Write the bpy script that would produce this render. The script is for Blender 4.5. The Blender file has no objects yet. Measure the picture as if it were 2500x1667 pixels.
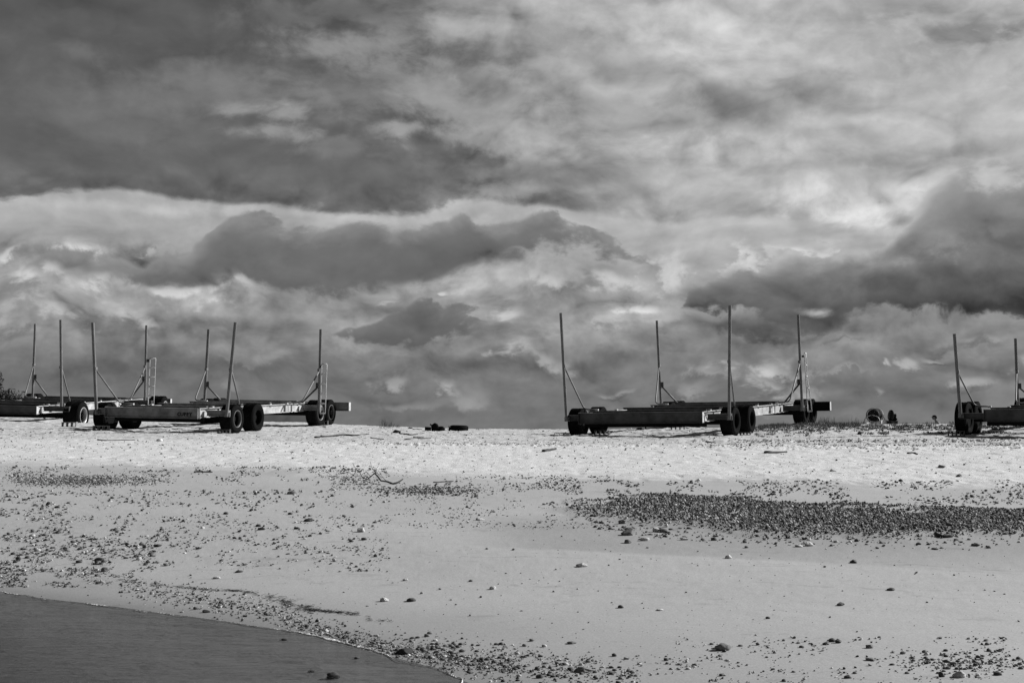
import bpy, bmesh, math, random
import numpy as np
from mathutils import Vector, Matrix, Euler
random.seed(7); rng = np.random.default_rng(7)
sc = bpy.context.scene; col = sc.collection
PI = math.pi
# ------------------------------------------------------------------ camera
F = 3403.0; W0, H0 = 2500, 1667; EYE = 1.7
PIT = math.atan((1056 - H0/2)/F)
cd = bpy.data.cameras.new('camera'); cam = bpy.data.objects.new('camera', cd); col.objects.link(cam)
cd.sensor_width = 36; cd.lens = F/W0*36; cd.clip_start = .5; cd.clip_end = 20000
cam.location = (0, 0, EYE); cam.rotation_euler = (PI/2 + PIT, 0, 0); sc.camera = cam
sc.view_settings.view_transform = 'Standard'; sc.view_settings.look = 'None'
sc.view_settings.exposure = .35; sc.view_settings.gamma = 1
sc.render.resolution_x = 1024; sc.render.resolution_y = 682
# ------------------------------------------------------------------ sun
SUN_AZ, SUN_EL = math.radians(70), math.radians(30)      # azimuth clockwise from +Y (view direction)
sd = bpy.data.lights.new('sun', 'SUN'); sd.energy = 4.9; sd.angle = math.radians(.55); sd.color = (1, 1, 1)
so = bpy.data.objects.new('sun', sd); col.objects.link(so)
sdir = Vector((math.sin(SUN_AZ)*math.cos(SUN_EL), math.cos(SUN_AZ)*math.cos(SUN_EL), math.sin(SUN_EL)))
so.rotation_euler = sdir.to_track_quat('Z', 'Y').to_euler(); so.location = (30, 20, 30)
# ------------------------------------------------------------------ world: Nishita sky under procedural cloud layers
def lin(t):
    c = max(0., t)/255.
    return c/12.92 if c <= .04045 else ((c+.055)/1.055)**2.4
def pix_dir(px, py):
    v = Vector(((px-W0/2)/F, 1, -(py-H0/2)/F)); c, s = math.cos(PIT), math.sin(PIT)
    return Vector((v.x, v.y*c - v.z*s, v.y*s + v.z*c)).normalized()
def azel(px, py):
    d = pix_dir(px, py); return math.atan2(d.x, d.y), math.asin(d.z)
world = bpy.data.worlds.new('World'); sc.world = world; world.use_nodes = True
NT = world.node_tree; NT.nodes.clear()
class G:
    """tiny node-expression helper"""
    def __init__(s, nt): s.nt = nt
    def n(s, t, **k):
        x = s.nt.nodes.new(t)
        for a, b in k.items(): setattr(x, a, b)
        return x
    def put(s, sock, v):
        if isinstance(v, bpy.types.NodeSocket): s.nt.links.new(v, sock)
        else: sock.default_value = v
    def m(s, op, a, b=0., c=None, clamp=False):
        x = s.n('ShaderNodeMath', operation=op, use_clamp=clamp); s.put(x.inputs[0], a); s.put(x.inputs[1], b)
        if c is not None: s.put(x.inputs[2], c)
        return x.outputs[0]
    def mix(s, f, a, b):      # float mix
        x = s.n('ShaderNodeMix', data_type='FLOAT', clamp_factor=True)
        s.put(x.inputs[0], f); s.put(x.inputs[2], a); s.put(x.inputs[3], b); return x.outputs[0]
    def step(s, v, a, b, lo=0., hi=1.):
        x = s.n('ShaderNodeMapRange', interpolation_type='SMOOTHSTEP')
        for i, q in enumerate((v, a, b, lo, hi)): s.put(x.inputs[i], q)
        return x.outputs[0]
    def noise(s, vec, scale, det=5., rough=.5, dist=0.):
        x = s.n('ShaderNodeTexNoise'); s.put(x.inputs['Vector'], vec); x.inputs['Scale'].default_value = scale
        x.inputs['Detail'].default_value = det; x.inputs['Roughness'].default_value = rough
        x.inputs['Distortion'].default_value = dist; return x.outputs['Fac']
    def billow(s, vec, scale, det=6.):      # rounded lobes with thin creases: an upside-down ridged noise
        x = s.n('ShaderNodeTexNoise', noise_type='RIDGED_MULTIFRACTAL', normalize=False); s.put(x.inputs['Vector'], vec); x.inputs['Scale'].default_value = scale
        x.inputs['Detail'].default_value = det; x.inputs['Roughness'].default_value = .5; x.inputs['Offset'].default_value = .9; x.inputs['Gain'].default_value = 1.2
        return s.m('SUBTRACT', 1.2, s.m('MULTIPLY', x.outputs['Fac'], .62))
    def scale(s, vec, sc3, loc=(0, 0, 0)):
        x = s.n('ShaderNodeMapping'); s.put(x.inputs[0], vec); x.inputs['Scale'].default_value = sc3
        x.inputs['Location'].default_value = loc; return x.outputs[0]
    def curve(s, v, pts):
        x = s.n('ShaderNodeFloatCurve'); s.put(x.inputs['Value'], v); c = x.mapping.curves[0]
        pts = sorted(pts)
        while len(c.points) < len(pts): c.points.new(.5, .5)
        for p, q in zip(c.points, pts): p.location = q; p.handle_type = 'AUTO'
        x.mapping.update(); return x.outputs[0]
import time as _t; _t0 = _t.time()
NG = bpy.data.node_groups.new('cloudy_sky', 'ShaderNodeTree'); NG.interface.new_socket('Color', in_out='OUTPUT', socket_type='NodeSocketColor')
g = G(NG)
tc = g.n('ShaderNodeTexCoord').outputs['Generated']
sx = g.n('ShaderNodeSeparateXYZ'); g.put(sx.inputs[0], tc)
AZ = g.m('ARCTAN2', sx.outputs[0], sx.outputs[1]); EL = g.m('ARCSINE', sx.outputs[2])
sky = g.n('ShaderNodeTexSky', sky_type='NISHITA', sun_disc=False, sun_elevation=SUN_EL, sun_rotation=SUN_AZ)
bw = g.n('ShaderNodeRGBToBW'); g.put(bw.inputs[0], sky.outputs[0])
# noises on the direction (stretched sideways so the clouds lie flat)
vA = g.scale(tc, (1, 1, 2.2)); vB = g.scale(tc, (1, 1, 3.6), (3, 1, 7))
n_big = g.noise(vA, 5.5, 5, .5); n_st = g.noise(vB, 13, 7, .52, .7)
def warped(loc, st, amt=.05, sc=9.):
    v = g.scale(tc, (1, 1, st), loc)
    x = g.n('ShaderNodeTexNoise'); g.put(x.inputs['Vector'], v); x.inputs['Scale'].default_value = sc; x.inputs['Detail'].default_value = 3
    y = g.n('ShaderNodeVectorMath', operation='MULTIPLY_ADD'); g.put(y.inputs[0], x.outputs['Color']); y.inputs[1].default_value = (amt,)*3; g.put(y.inputs[2], v); return y.outputs[0]
vW = warped((9, 4, 2), 1.55); n_mid = g.noise(vW, 17, 7, .56); n_fine = g.noise(vW, 58, 6, .6)
b_mid = g.billow(vW, 15, 4)
dW = g.n('ShaderNodeVectorMath', operation='ADD'); g.put(dW.inputs[0], vW); dW.inputs[1].default_value = (.005, 0, .013)
b_mid2 = g.billow(dW.outputs[0], 15, 4); n_mid2 = g.noise(dW.outputs[0], 17, 7, .56)
n_w1 = g.noise(vW, 8, 4, .5); n_w2 = g.noise(g.scale(vW, (1, 1, 1), (5, 8, 1)), 9, 4, .5)
c5 = lambda n: g.m('SUBTRACT', n, .5)
BM = 0.74; EMB1 = .15; EMB2 = .6
cb = g.m('SUBTRACT', b_mid, BM)
az = g.m('MULTIPLY_ADD', c5(n_w1), .08, AZ); el = g.m('MULTIPLY_ADD', c5(n_w2), .035, EL)
az_s, el_s = az, el
EDGE_S = g.m('ADD', g.m('MULTIPLY', c5(n_mid), 2.4), g.m('MULTIPLY', c5(n_fine), 1.6))
el = g.m('MULTIPLY_ADD', c5(n_mid), .035, el); az = g.m('MULTIPLY_ADD', c5(n_mid), .04, az)
el = g.m('MULTIPLY_ADD', c5(n_fine), .014, el); az = g.m('MULTIPLY_ADD', c5(n_fine), .014, az)
el = g.m('MULTIPLY_ADD', cb, -.010, el)
el_m = g.m('MULTIPLY_ADD', cb, -.007, g.m('MULTIPLY_ADD', c5(n_fine), .016, g.m('MULTIPLY_ADD', c5(n_mid), .022, el_s)))
EDGE = g.m('ADD', g.m('MULTIPLY', cb, .6), g.m('ADD', g.m('MULTIPLY', c5(n_fine), 2.2), g.m('MULTIPLY', c5(n_mid), 2.6)))
AZN = g.m('MULTIPLY_ADD', az, 1/.9, .5)                       # az in [-.45,.45] -> [0,1]
def dep(T, v): return g.m('MULTIPLY_ADD', T, 1e-7, v)      # keeps the layers evaluated one after another
def cv(pts, azn):
    P = []
    for px, py in pts:
        a, e = azel(px, py); P.append((a/.9+.5, e/.45+.1))
    return g.m('MULTIPLY', g.m('SUBTRACT', g.curve(azn, P), .1), .45)
PXA = 1/F
TW = g.step(EL, .02, .075, .45, 1.)
T = None          # running tone in display units 0..1 (sRGB-like)
def band(T, top, bot, tt, tb, s_top=22, s_bot=40, amp=.9, op=1., tex=18, texn=None, bias=0., rim=0., sm=False, tw=None):
    """cloud bank between two outlines; tone tt at its top, tb at its base"""
    global TW
    e_ = dep(T, (el_m if sm == 2 else el_s) if sm else el); E_ = dep(T, EDGE_S if sm else EDGE); azn = dep(T, AZN)
    a, b = cv(top, azn), cv(bot, azn)
    dt = g.m('DIVIDE', g.m('SUBTRACT', a, e_), s_top*PXA); db = g.m('DIVIDE', g.m('SUBTRACT', e_, b), s_bot*PXA)
    m = g.m('ADD', g.m('MULTIPLY_ADD', E_, amp, bias), g.m('MINIMUM', dt, db))
    mk = g.m('MULTIPLY', g.step(m, -.15, .85), op)
    h = g.m('DIVIDE', g.m('SUBTRACT', a, EL), g.m('MAXIMUM', g.m('SUBTRACT', a, b), .004), clamp=True)
    tone = g.mix(h, tt/255, tb/255)
    tone = g.m('MULTIPLY_ADD', c5(dep(T, texn if texn is not None else n_mid)), tex*4/255, tone)
    if rim: tone = g.m('MULTIPLY_ADD', g.m('SUBTRACT', 1., g.step(dt, -.3, 3.2)), rim/255, tone)
    if tw is not None: TW = g.mix(mk, TW, tw)
    return g.mix(mk, T, tone)
def blob(T, x, y, rx, ry, tone, op=1., soft=.8, amp=.5, tex=10, sm=None):
    sm = (y < 480) if sm is None else sm
    a, e = azel(x, y)
    cx = g.n('ShaderNodeCombineXYZ'); g.put(cx.inputs[0], az_s if sm else az); g.put(cx.inputs[1], el_s if sm else el); g.put(cx.inputs[2], T)
    ma = g.n('ShaderNodeVectorMath', operation='MULTIPLY_ADD'); g.put(ma.inputs[0], cx.outputs[0]); ma.inputs[1].default_value = (F/rx, F/ry, 1e-6); ma.inputs[2].default_value = (-a*F/rx, -e*F/ry, 0)
    ln = g.n('ShaderNodeVectorMath', operation='LENGTH'); g.put(ln.inputs[0], ma.outputs[0])
    val = g.m('MULTIPLY_ADD', EDGE_S if sm else EDGE, -amp, ln.outputs['Value'])
    mk = g.step(val, 1.15, 1.15-soft, 0., op); k = tex*1.6/255*(1 if tone >= 130 else -1)
    return g.mix(mk, T, g.m('MULTIPLY_ADD', val, -k, tone/255+k*.6))
#--SKY--
# clear air: darker overhead, a little lighter low down
_, e_lo = azel(1250, 480)
T = g.step(EL, 0, .33, 120/255, 90/255)
T = g.m('MULTIPLY_ADD', c5(n_big), 14/255, T)
# pale veil filling the right and the middle
a0, e0 = azel(960, 0); a1, e1 = azel(1180, 450)
lean_ = (a1-a0)/(e0-e1)
vv = g.m('DIVIDE', g.m('SUBTRACT', az, g.m('MULTIPLY_ADD', g.m('SUBTRACT', e0, el), lean_, a0)), 190*PXA)
vm = g.m('ADD', vv, g.m('ADD', g.m('MULTIPLY', c5(n_st), 2.6), g.m('MULTIPLY', EDGE, .55)))
vm = g.m('MULTIPLY', g.step(vm, -1.4, 1.8), .92)
T = g.mix(vm, T, g.m('ADD', g.m('MULTIPLY', c5(n_st), 40/255), g.step(vv, -1., 4.5, 138/255, 178/255)))
T = blob(T, 1750, 60, 420, 120, 180, .7, 1., .8); T = blob(T, 1130, 75, 120, 60, 172, .7, .9)
T = blob(T, 1350, 190, 210, 70, 152, .75, .9, .9); T = blob(T, 1180, 280, 230, 80, 146, .8, .9, .9)
T = blob(T, 1160, 220, 110, 50, 108, .6, .9, 1.); T = blob(T, 1330, 330, 260, 90, 152, .7, 1., .8)
T = blob(T, 1880, 235, 250, 65, 136, .95, .9, .8); T = blob(T, 1780, 260, 150, 50, 128, .6, .9, .6)
T = blob(T, 2250, 70, 240, 120, 150, .8, .9, 1.5, 16); T = blob(T, 2440, 150, 70, 120, 175, .6, .8, 1.)
T = blob(T, 2380, 60, 120, 30, 118, .6, 1., 1.5); T = blob(T, 2250, 400, 200, 26, 140, .7, 1., 1.2)
T = blob(T, 1750, 365, 260, 60, 190, .7, 1., .8); T = blob(T, 2150, 300, 240, 60, 165, .6, 1., .8)
T = blob(T, 1350, 430, 200, 40, 122, .75, 1., .9); T = blob(T, 2120, 500, 260, 60, 192, .8, 1., .8)
T = blob(T, 1600, 500, 160, 20, 148, .7, 1., 1.); T = blob(T, 1500, 600, 300, 70, 182, .6, 1., .8)
T = blob(T, 1950, 420, 220, 18, 148, .7, 1., 1.); T = blob(T, 1250, 470, 120, 30, 165, .6, 1., .9)
# soft drifting puffs upper left
T = blob(T, 900, 440, 420, 50, 116, .8, 1.6, .8, 4); T = blob(T, 820, 180, 460, 120, 126, .8, 1.6, 1.2, 10); T = blob(T, 300, 250, 330, 110, 112, .7, 1.6, 1.2, 8); T = blob(T, 950, 150, 260, 60, 146, .7, 1.3, 1.2, 10); T = blob(T, 700, 40, 300, 46, 118, .7, 1.4, 1.3, 8)
T = blob(T, 185, 110, 62, 32, 118, .9, 1.1, .5, 4); T = blob(T, 480, 175, 200, 55, 118, .8, 1.1, .6, 6)
T = blob(T, 480, 230, 330, 75, 122, .8, 1.2, .7, 6); T = blob(T, 800, 130, 240, 45, 140, .8, 1., .7, 7)
T = blob(T, 880, 210, 260, 60, 128, .7, 1.1, .7, 7); T = blob(T, 1070, 230, 120, 55, 146, .8, .9, .6, 6)
T = blob(T, 440, 310, 300, 40, 112, .7, 1.2, .7, 5); T = blob(T, 590, 268, 62, 22, 150, .7, 1.1, .9, 6)
T = blob(T, 712, 276, 62, 34, 150, .75, 1., .9, 6); T = blob(T, 690, 322, 110, 26, 150, .75, 1.1, 1., 6)
T = blob(T, 1000, 320, 90, 30, 152, .85, .9, .7, 6); T = blob(T, 1120, 330, 150, 40, 150, .8, 1., .7, 6)
T = blob(T, 870, 365, 90, 28, 128, .7, 1., .7, 5); T = blob(T, 700, 15, 240, 30, 112, .7, 1.2, .8, 4)
# bright stratus lying across from the left
T = band(T, [(-400, 480), (0, 486), (130, 462), (270, 452), (440, 468), (600, 492), (735, 506), (900, 504), (1050, 506), (1130, 480), (1250, 490), (1500, 520), (2900, 560)],
         [(-400, 640), (300, 650), (700, 640), (1200, 620), (1700, 800), (2900, 800)], 176, 140, 18, 60, .7, .92, 14, n_st, sm=True, tw=.5)
T = blob(T, 330, 505, 330, 26, 188, .6, 1.1, .8, 6, sm=True); T = blob(T, 850, 530, 420, 20, 182, .5, 1.1, .9, 6, sm=True); T = blob(T, 150, 590, 300, 26, 158, .5, 1.2, 1.2, 8, sm=True)
# everything under it: broken grey layer down to the horizon
T = band(T, [(-400, 650), (0, 640), (400, 650), (900, 650), (1500, 640), (2000, 660), (2900, 600)],
         [(-400, 1300), (2900, 1300)], 150, 106, 60, 60, .9, 1., 9, n_st)
T = band(T, [(-400, 780), (300, 800), (800, 800), (1250, 830), (1700, 830), (2900, 760)],
         [(-400, 1300), (2900, 1300)], 116, 108, 70, 60, 1., .75, 6, n_st)
T = blob(T, 1200, 700, 420, 45, 160, .75, 1., .8); T = blob(T, 1650, 700, 300, 50, 158, .7, 1., .8)
T = blob(T, 160, 730, 170, 45, 160, .8, .9, 1., 12); T = blob(T, 560, 710, 110, 28, 165, .8, .9, .8)
T = blob(T, 420, 790, 420, 26, 124, .7, 1., 1.); T = blob(T, 760, 830, 220, 30, 134, .6, 1., .8)
T = blob(T, 1650, 790, 300, 26, 140, .6, 1., .9)
# small sunlit heads
T = blob(T, 25, 622, 55, 22, 180, .8, .9, 1., 9); T = blob(T, 205, 628, 62, 30, 200, .85, 1., 1.3, 8)
T = blob(T, 350, 630, 30, 12, 178, .6, 1.2, 1.2, 6); T = blob(T, 1830, 636, 70, 26, 196, .9, .8, 1.8, 12)
T = blob(T, 1630, 640, 60, 32, 186, .8, 1., 1.6, 10); T = blob(T, 1900, 612, 34, 16, 190, .8, .9, 1.6, 8)
# dark banks
T = band(T, [(-400, 760), (0, 715), (60, 672), (130, 640), (200, 622), (245, 648), (300, 640), (350, 645), (400, 632), (440, 626), (480, 596), (530, 548), (600, 530), (650, 534), (700, 560), (760, 566), (850, 556), (940, 548), (1020, 545), (1090, 532), (1140, 522), (1190, 548), (1260, 540), (1320, 530), (1370, 560), (1450, 575), (1600, 640), (1700, 760), (2900, 900)],
         [(-400, 740), (0, 705), (200, 690), (400, 690), (560, 676), (680, 690), (760, 716), (860, 704), (960, 684), (1060, 660), (1180, 632), (1320, 610), (1460, 620), (1600, 625), (2900, 850)], 116, 103, 15, 46, .75, 1., 4, rim=22, sm=2, tw=.22, bias=.3)
T = band(T, [(-400, 840), (780, 825), (860, 790), (930, 762), (975, 742), (1000, 734), (1050, 762), (1110, 762), (1150, 782), (1200, 822), (1300, 860), (2900, 900)],
         [(-400, 800), (780, 812), (900, 826), (1000, 828), (1190, 824), (1300, 830), (2900, 850)], 108, 100, 12, 22, .8, 1., 4, rim=14, sm=2, tw=.25, bias=.2)
T = blob(T, 1058, 738, 20, 9, 190, .8, .9, 1.4, 6); T = blob(T, 905, 742, 55, 6, 176, .7, 1.2, 1.4, 6)
T = blob(T, 1215, 770, 60, 36, 158, .7, .9, .8, 8)
T = band(T, [(-400, 1200), (1600, 800), (1690, 730), (1740, 672), (1830, 664), (1900, 640), (1960, 612), (2060, 606), (2150, 606), (2210, 590), (2250, 540), (2310, 488), (2370, 440), (2430, 405), (2500, 398), (2900, 380)],
         [(-400, 1100), (1600, 760), (1700, 742), (1790, 756), (1880, 790), (1960, 804), (2060, 796), (2160, 768), (2300, 760), (2400, 776), (2480, 792), (2900, 800)], 146, 78, 14, 26, .9, 1., 5, rim=30, sm=2, tw=.5, bias=.2)
T = blob(T, 2430, 740, 180, 46, 70, .9, .9, .5, 4); T = blob(T, 2300, 700, 420, 60, 92, .75, 1., .7, 5)
T = blob(T, 1860, 690, 170, 46, 108, .7, .9, .7, 6); T = blob(T, 2440, 450, 80, 34, 182, .8, .8, .9, 9)
T = blob(T, 2320, 600, 90, 34, 132, .7, .9, .7, 8); T = blob(T, 2440, 560, 90, 40, 126, .6, .9, .7, 8)
T = blob(T, 2000, 596, 110, 9, 196, .7, 1.2, 1.8, 8)
# low bands and little cumulus near the horizon
T = blob(T, 1950, 800, 340, 30, 98, .8, .9, .7, 5); T = blob(T, 1150, 880, 300, 34, 102, .8, 1., .7, 5)
T = blob(T, 350, 900, 500, 60, 92, .6, 1.1, .7, 5); T = blob(T, 1500, 870, 260, 24, 106, .7, 1., .7, 4)
T = blob(T, 2000, 762, 46, 15, 176, .85, 1.1, .9, 8, sm=True); T = blob(T, 1290, 838, 62, 36, 172, .75, 1.2, 1.4, 10)
T = blob(T, 1620, 762, 90, 26, 170, .6, .9, .8, 8); T = blob(T, 1390, 790, 90, 26, 150, .7, .9, .8, 8)
T = blob(T, 1710, 925, 80, 26, 150, .85, .8, .9, 8); T = blob(T, 1880, 935, 90, 44, 160, .8, 1.1, 1.6, 10)
T = blob(T, 1690, 968, 50, 24, 152, .7, .9, .8, 6); T = blob(T, 2045, 912, 70, 8, 148, .6, 1.2, 1.4, 4)
T = blob(T, 2240, 890, 34, 17, 158, .85, 1., 1.5, 7); T = blob(T, 2158, 897, 15, 9, 164, .85, 1., 1.2, 6)
T = blob(T, 2112, 952, 24, 17, 156, .8, 1.1, 1.4, 6); T = blob(T, 2500, 915, 30, 20, 160, .8, .9, .6, 4)
T = blob(T, 1180, 962, 40, 26, 142, .75, .9, .7, 5); T = blob(T, 1020, 975, 110, 20, 138, .7, 1., .8, 5)
T = blob(T, 610, 955, 30, 20, 138, .7, 1., .7, 4); T = blob(T, 650, 870, 70, 12, 138, .5, 1., .7, 4)
T = blob(T, 190, 925, 50, 18, 118, .6, 1., .7, 4); T = blob(T, 1300, 1000, 300, 22, 108, .6, 1., .7, 3)
for (x, y, rx, ry, t_) in ((60, 700, 60, 30, 172), (150, 690, 50, 26, 168), (260, 705, 60, 26, 166), (180, 760, 80, 26, 158), (40, 780, 60, 22, 150), (470, 702, 50, 18, 166), (560, 696, 60, 20, 172), (380, 760, 60, 18, 142),
        (980, 930, 40, 14, 138), (1130, 925, 34, 18, 146), (1350, 860, 60, 22, 150), (1240, 800, 60, 26, 160), (1430, 780, 60, 24, 158), (1560, 745, 50, 20, 168), (1480, 690, 70, 22, 170), (1330, 700, 70, 20, 164),
        (1760, 905, 44, 20, 158), (1900, 905, 60, 20, 168), (1950, 960, 50, 22, 148), (1500, 950, 60, 16, 132), (2330, 880, 40, 10, 132), (2420, 950, 60, 16, 128), (2060, 830, 70, 14, 124), (2400, 850, 80, 16, 122)):
    T = blob(T, x, y, rx, ry, t_+10, .9, 1.1, 1.2, 9); T = blob(T, x-rx*.15, y+ry*.95, rx*1.1, ry*.55, t_-40, .5, 1.3, 1.1, 6)
#--ENDSKY--
emb = g.m('ADD', g.m('MULTIPLY', g.m('SUBTRACT', b_mid, b_mid2), EMB1), g.m('MULTIPLY', g.m('SUBTRACT', n_mid, n_mid2), EMB2))
clearw = g.m('MULTIPLY', g.step(EL, .165, .185), g.step(AZ, -.10, .03, 1, 0)); lowb = g.m('MULTIPLY', g.step(EL, .17, .11, .62, .9), TW)
ew = g.m('MULTIPLY', lowb, g.mix(clearw, 1., .35))
T = g.m('ADD', T, g.m('MULTIPLY', emb, ew))
T = g.m('MULTIPLY_ADD', g.m('MULTIPLY', cb, ew), 26/255, T)
T = g.m('MULTIPLY_ADD', g.m('MULTIPLY', c5(n_fine), ew), 10/255, T)
T = g.m('MULTIPLY_ADD', g.m('SUBTRACT', T, .50), 1.10, .505)
T = g.m('MAXIMUM', T, .02)
L = g.m('POWER', T, 2.2)
# away from the picture: the plain Nishita air and dimmer cloud
seen = g.step(g.m('ABSOLUTE', AZ), .5, 1.3, 1, 0)
low = g.step(EL, .45, .8, 1, 0)
w = g.m('MULTIPLY', seen, low)
rest = g.m('MULTIPLY_ADD', bw.outputs[0], .022, .02)
rest = g.m('MINIMUM', rest, .13)
L = g.mix(w, rest, L)
cc = g.n('ShaderNodeCombineColor')
for i in range(3): g.put(cc.inputs[i], g.m('MULTIPLY', L, 10.0/2**.35))
go = g.n('NodeGroupOutput'); NG.links.new(cc.outputs[0], go.inputs[0]); g = G(NT); gi = g.n('ShaderNodeGroup'); gi.node_tree = NG
print('sky nodes', len(NG.nodes), round(_t.time()-_t0, 1))
bg = g.n('ShaderNodeBackground'); NT.links.new(gi.outputs[0], bg.inputs[0]); bg.inputs[1].default_value = .1
wo = g.n('ShaderNodeOutputWorld'); NT.links.new(bg.outputs[0], wo.inputs[0])
# ------------------------------------------------------------------ helpers
def tag(o, label=None, cat=None, group=None, kind=None):
    if label: o['label'] = label
    if cat: o['category'] = cat
    if group: o['group'] = group
    if kind: o['kind'] = kind
    return o
def empty(name, loc=(0, 0, 0)):
    o = bpy.data.objects.new(name, None); col.objects.link(o); o.location = loc; o.empty_display_size = .3; return o
def np_mesh(name, V, Fc, mat, parent=None, smooth=True, nv=None):
    """V (n,3); Fc (m,k) equal-sided faces"""
    me = bpy.data.meshes.new(name); V = np.asarray(V, np.float32); Fc = np.asarray(Fc, np.int32); k = Fc.shape[1]
    me.vertices.add(len(V)); me.vertices.foreach_set('co', V.ravel())
    me.loops.add(Fc.size); me.loops.foreach_set('vertex_index', Fc.ravel())
    me.polygons.add(len(Fc)); me.polygons.foreach_set('loop_start', np.arange(0, Fc.size, k, dtype=np.int32))
    me.update(calc_edges=True)
    me.polygons.foreach_set('use_smooth', np.full(len(Fc), smooth, dtype=bool))
    me.materials.append(mat)
    o = bpy.data.objects.new(name, me); col.objects.link(o)
    if parent is not None: o.parent = parent
    return o
class MB:
    def __init__(s): s.bm = bmesh.new()
    def box(s, c, size, rot=None):
        r = bmesh.ops.create_cube(s.bm, size=1)['verts']
        M = Matrix.Translation(Vector(c)) @ (rot.to_4x4() if rot is not None else Matrix()) @ Matrix.Diagonal((*size, 1))
        bmesh.ops.transform(s.bm, matrix=M, verts=r); return s
    def tube(s, pts, r, n=10, cap=True, r2=None):
        pts = [Vector(p) for p in pts]; rings = []; N = len(pts)
        up = Vector((0, 0, 1)); t0 = (pts[1]-pts[0]).normalized()
        a = t0.cross(up) if abs(t0.z) < .95 else t0.cross(Vector((1, 0, 0)))
        a.normalize()
        for i, p in enumerate(pts):
            t = (pts[min(i+1, N-1)]-pts[max(i-1, 0)]).normalized()
            a = (a - t*a.dot(t)).normalized(); b = t.cross(a)
            rr = r if r2 is None else r + (r2-r)*i/(N-1)
            rings.append([s.bm.verts.new(p + (a*math.cos(2*PI*k/n)+b*math.sin(2*PI*k/n))*rr) for k in range(n)])
        for A, B in zip(rings, rings[1:]):
            for k in range(n):
                f = s.bm.faces.new((A[k], A[(k+1) % n], B[(k+1) % n], B[k])); f.smooth = True
        if cap: s.bm.faces.new(rings[0]); s.bm.faces.new(rings[-1])
        return s
    def ibeam(s, p0, p1, h, w, z_top, tf=.022, tw=.014, plates=True):
        """I-section from p0 to p1 (x,y), top face at z_top"""
        p0 = Vector((*p0, 0)); p1 = Vector((*p1, 0)); d = p1-p0; Lg = d.length; ang = math.atan2(d.y, d.x)
        R = Matrix.Rotation(ang, 3, 'Z'); c = (p0+p1)/2
        s.box((c.x, c.y, z_top-tf/2), (Lg, w, tf), R); s.box((c.x, c.y, z_top-h+tf/2), (Lg, w, tf), R)
        s.box((c.x, c.y, z_top-h/2), (Lg-.004, tw, h-2*tf), R)
        if plates:
            for e in (p0-d.normalized()*.008, p1+d.normalized()*.008):
                s.box((e.x, e.y, z_top-h/2), (.016, w+.012, h+.012), R)
        return s
    def lathe(s, prof, n=40, M=None, close=False):
        """profile (r, x) turned about the x axis"""
        rings = []
        for r, x in prof:
            rings.append([s.bm.verts.new(((M or Matrix()) @ Vector((x, r*math.cos(2*PI*k/n), r*math.sin(2*PI*k/n))))) for k in range(n)])
        prs = list(zip(rings, rings[1:])) + ([(rings[-1], rings[0])] if close else [])
        for A, B in prs:
            for k in range(n):
                f = s.bm.faces.new((A[k], A[(k+1) % n], B[(k+1) % n], B[k])); f.smooth = True
        if not close:
            for rg in (rings[0], rings[-1]):
                try: s.bm.faces.new(rg)
                except ValueError: pass
        return s
    def build(s, name, mat, parent=None, bevel=0):
        bmesh.ops.recalc_face_normals(s.bm, faces=s.bm.faces)
        me = bpy.data.meshes.new(name); s.bm.to_mesh(me); s.bm.free(); me.materials.append(mat)
        o = bpy.data.objects.new(name, me); col.objects.link(o)
        if parent is not None: o.parent = parent
        if bevel:
            b = o.modifiers.new('bevel', 'BEVEL'); b.width = bevel; b.segments = 1; b.limit_method = 'ANGLE'
        return o
def bend(pts, r=.18, k=5):
    """round the corners of a polyline"""
    P = [Vector(p) for p in pts]; out = [P[0]]
    for a, b, c in zip(P, P[1:], P[2:]):
        d1 = (a-b).normalized(); d2 = (c-b).normalized(); q1 = b+d1*r; q2 = b+d2*r
        for i in range(k+1):
            t = i/k; out.append(q1*(1-t)**2 + b*2*t*(1-t) + q2*t*t)
    out.append(P[-1]); return out
# ------------------------------------------------------------------ value noise (numpy)
def _h(ix, iy, seed):
    n = (ix.astype(np.int64)*374761393 + iy.astype(np.int64)*668265263 + seed*69069) & 0x7fffffff
    n = ((n ^ (n >> 13))*1274126177) & 0x7fffffff
    return ((n ^ (n >> 16)) & 0xffff)/65535.0
def vn(x, y, seed=0):
    ix = np.floor(x); iy = np.floor(y); fx = x-ix; fy = y-iy; fx = fx*fx*(3-2*fx); fy = fy*fy*(3-2*fy)
    a = _h(ix, iy, seed); b = _h(ix+1, iy, seed); c = _h(ix, iy+1, seed); d = _h(ix+1, iy+1, seed)
    return (a*(1-fx)+b*fx)*(1-fy)+(c*(1-fx)+d*fx)*fy - .5
def fbm(x, y, o=4, seed=0, rough=.5):
    s = 0; a = 1
    for i in range(o): s = s + a*vn(x*2**i+i*17.3, y*2**i-i*9.1, seed+i); a *= rough
    return s
def sstep(v, a, b):
    t = np.clip((v-a)/(b-a), 0, 1); return t*t*(3-2*t)
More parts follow.
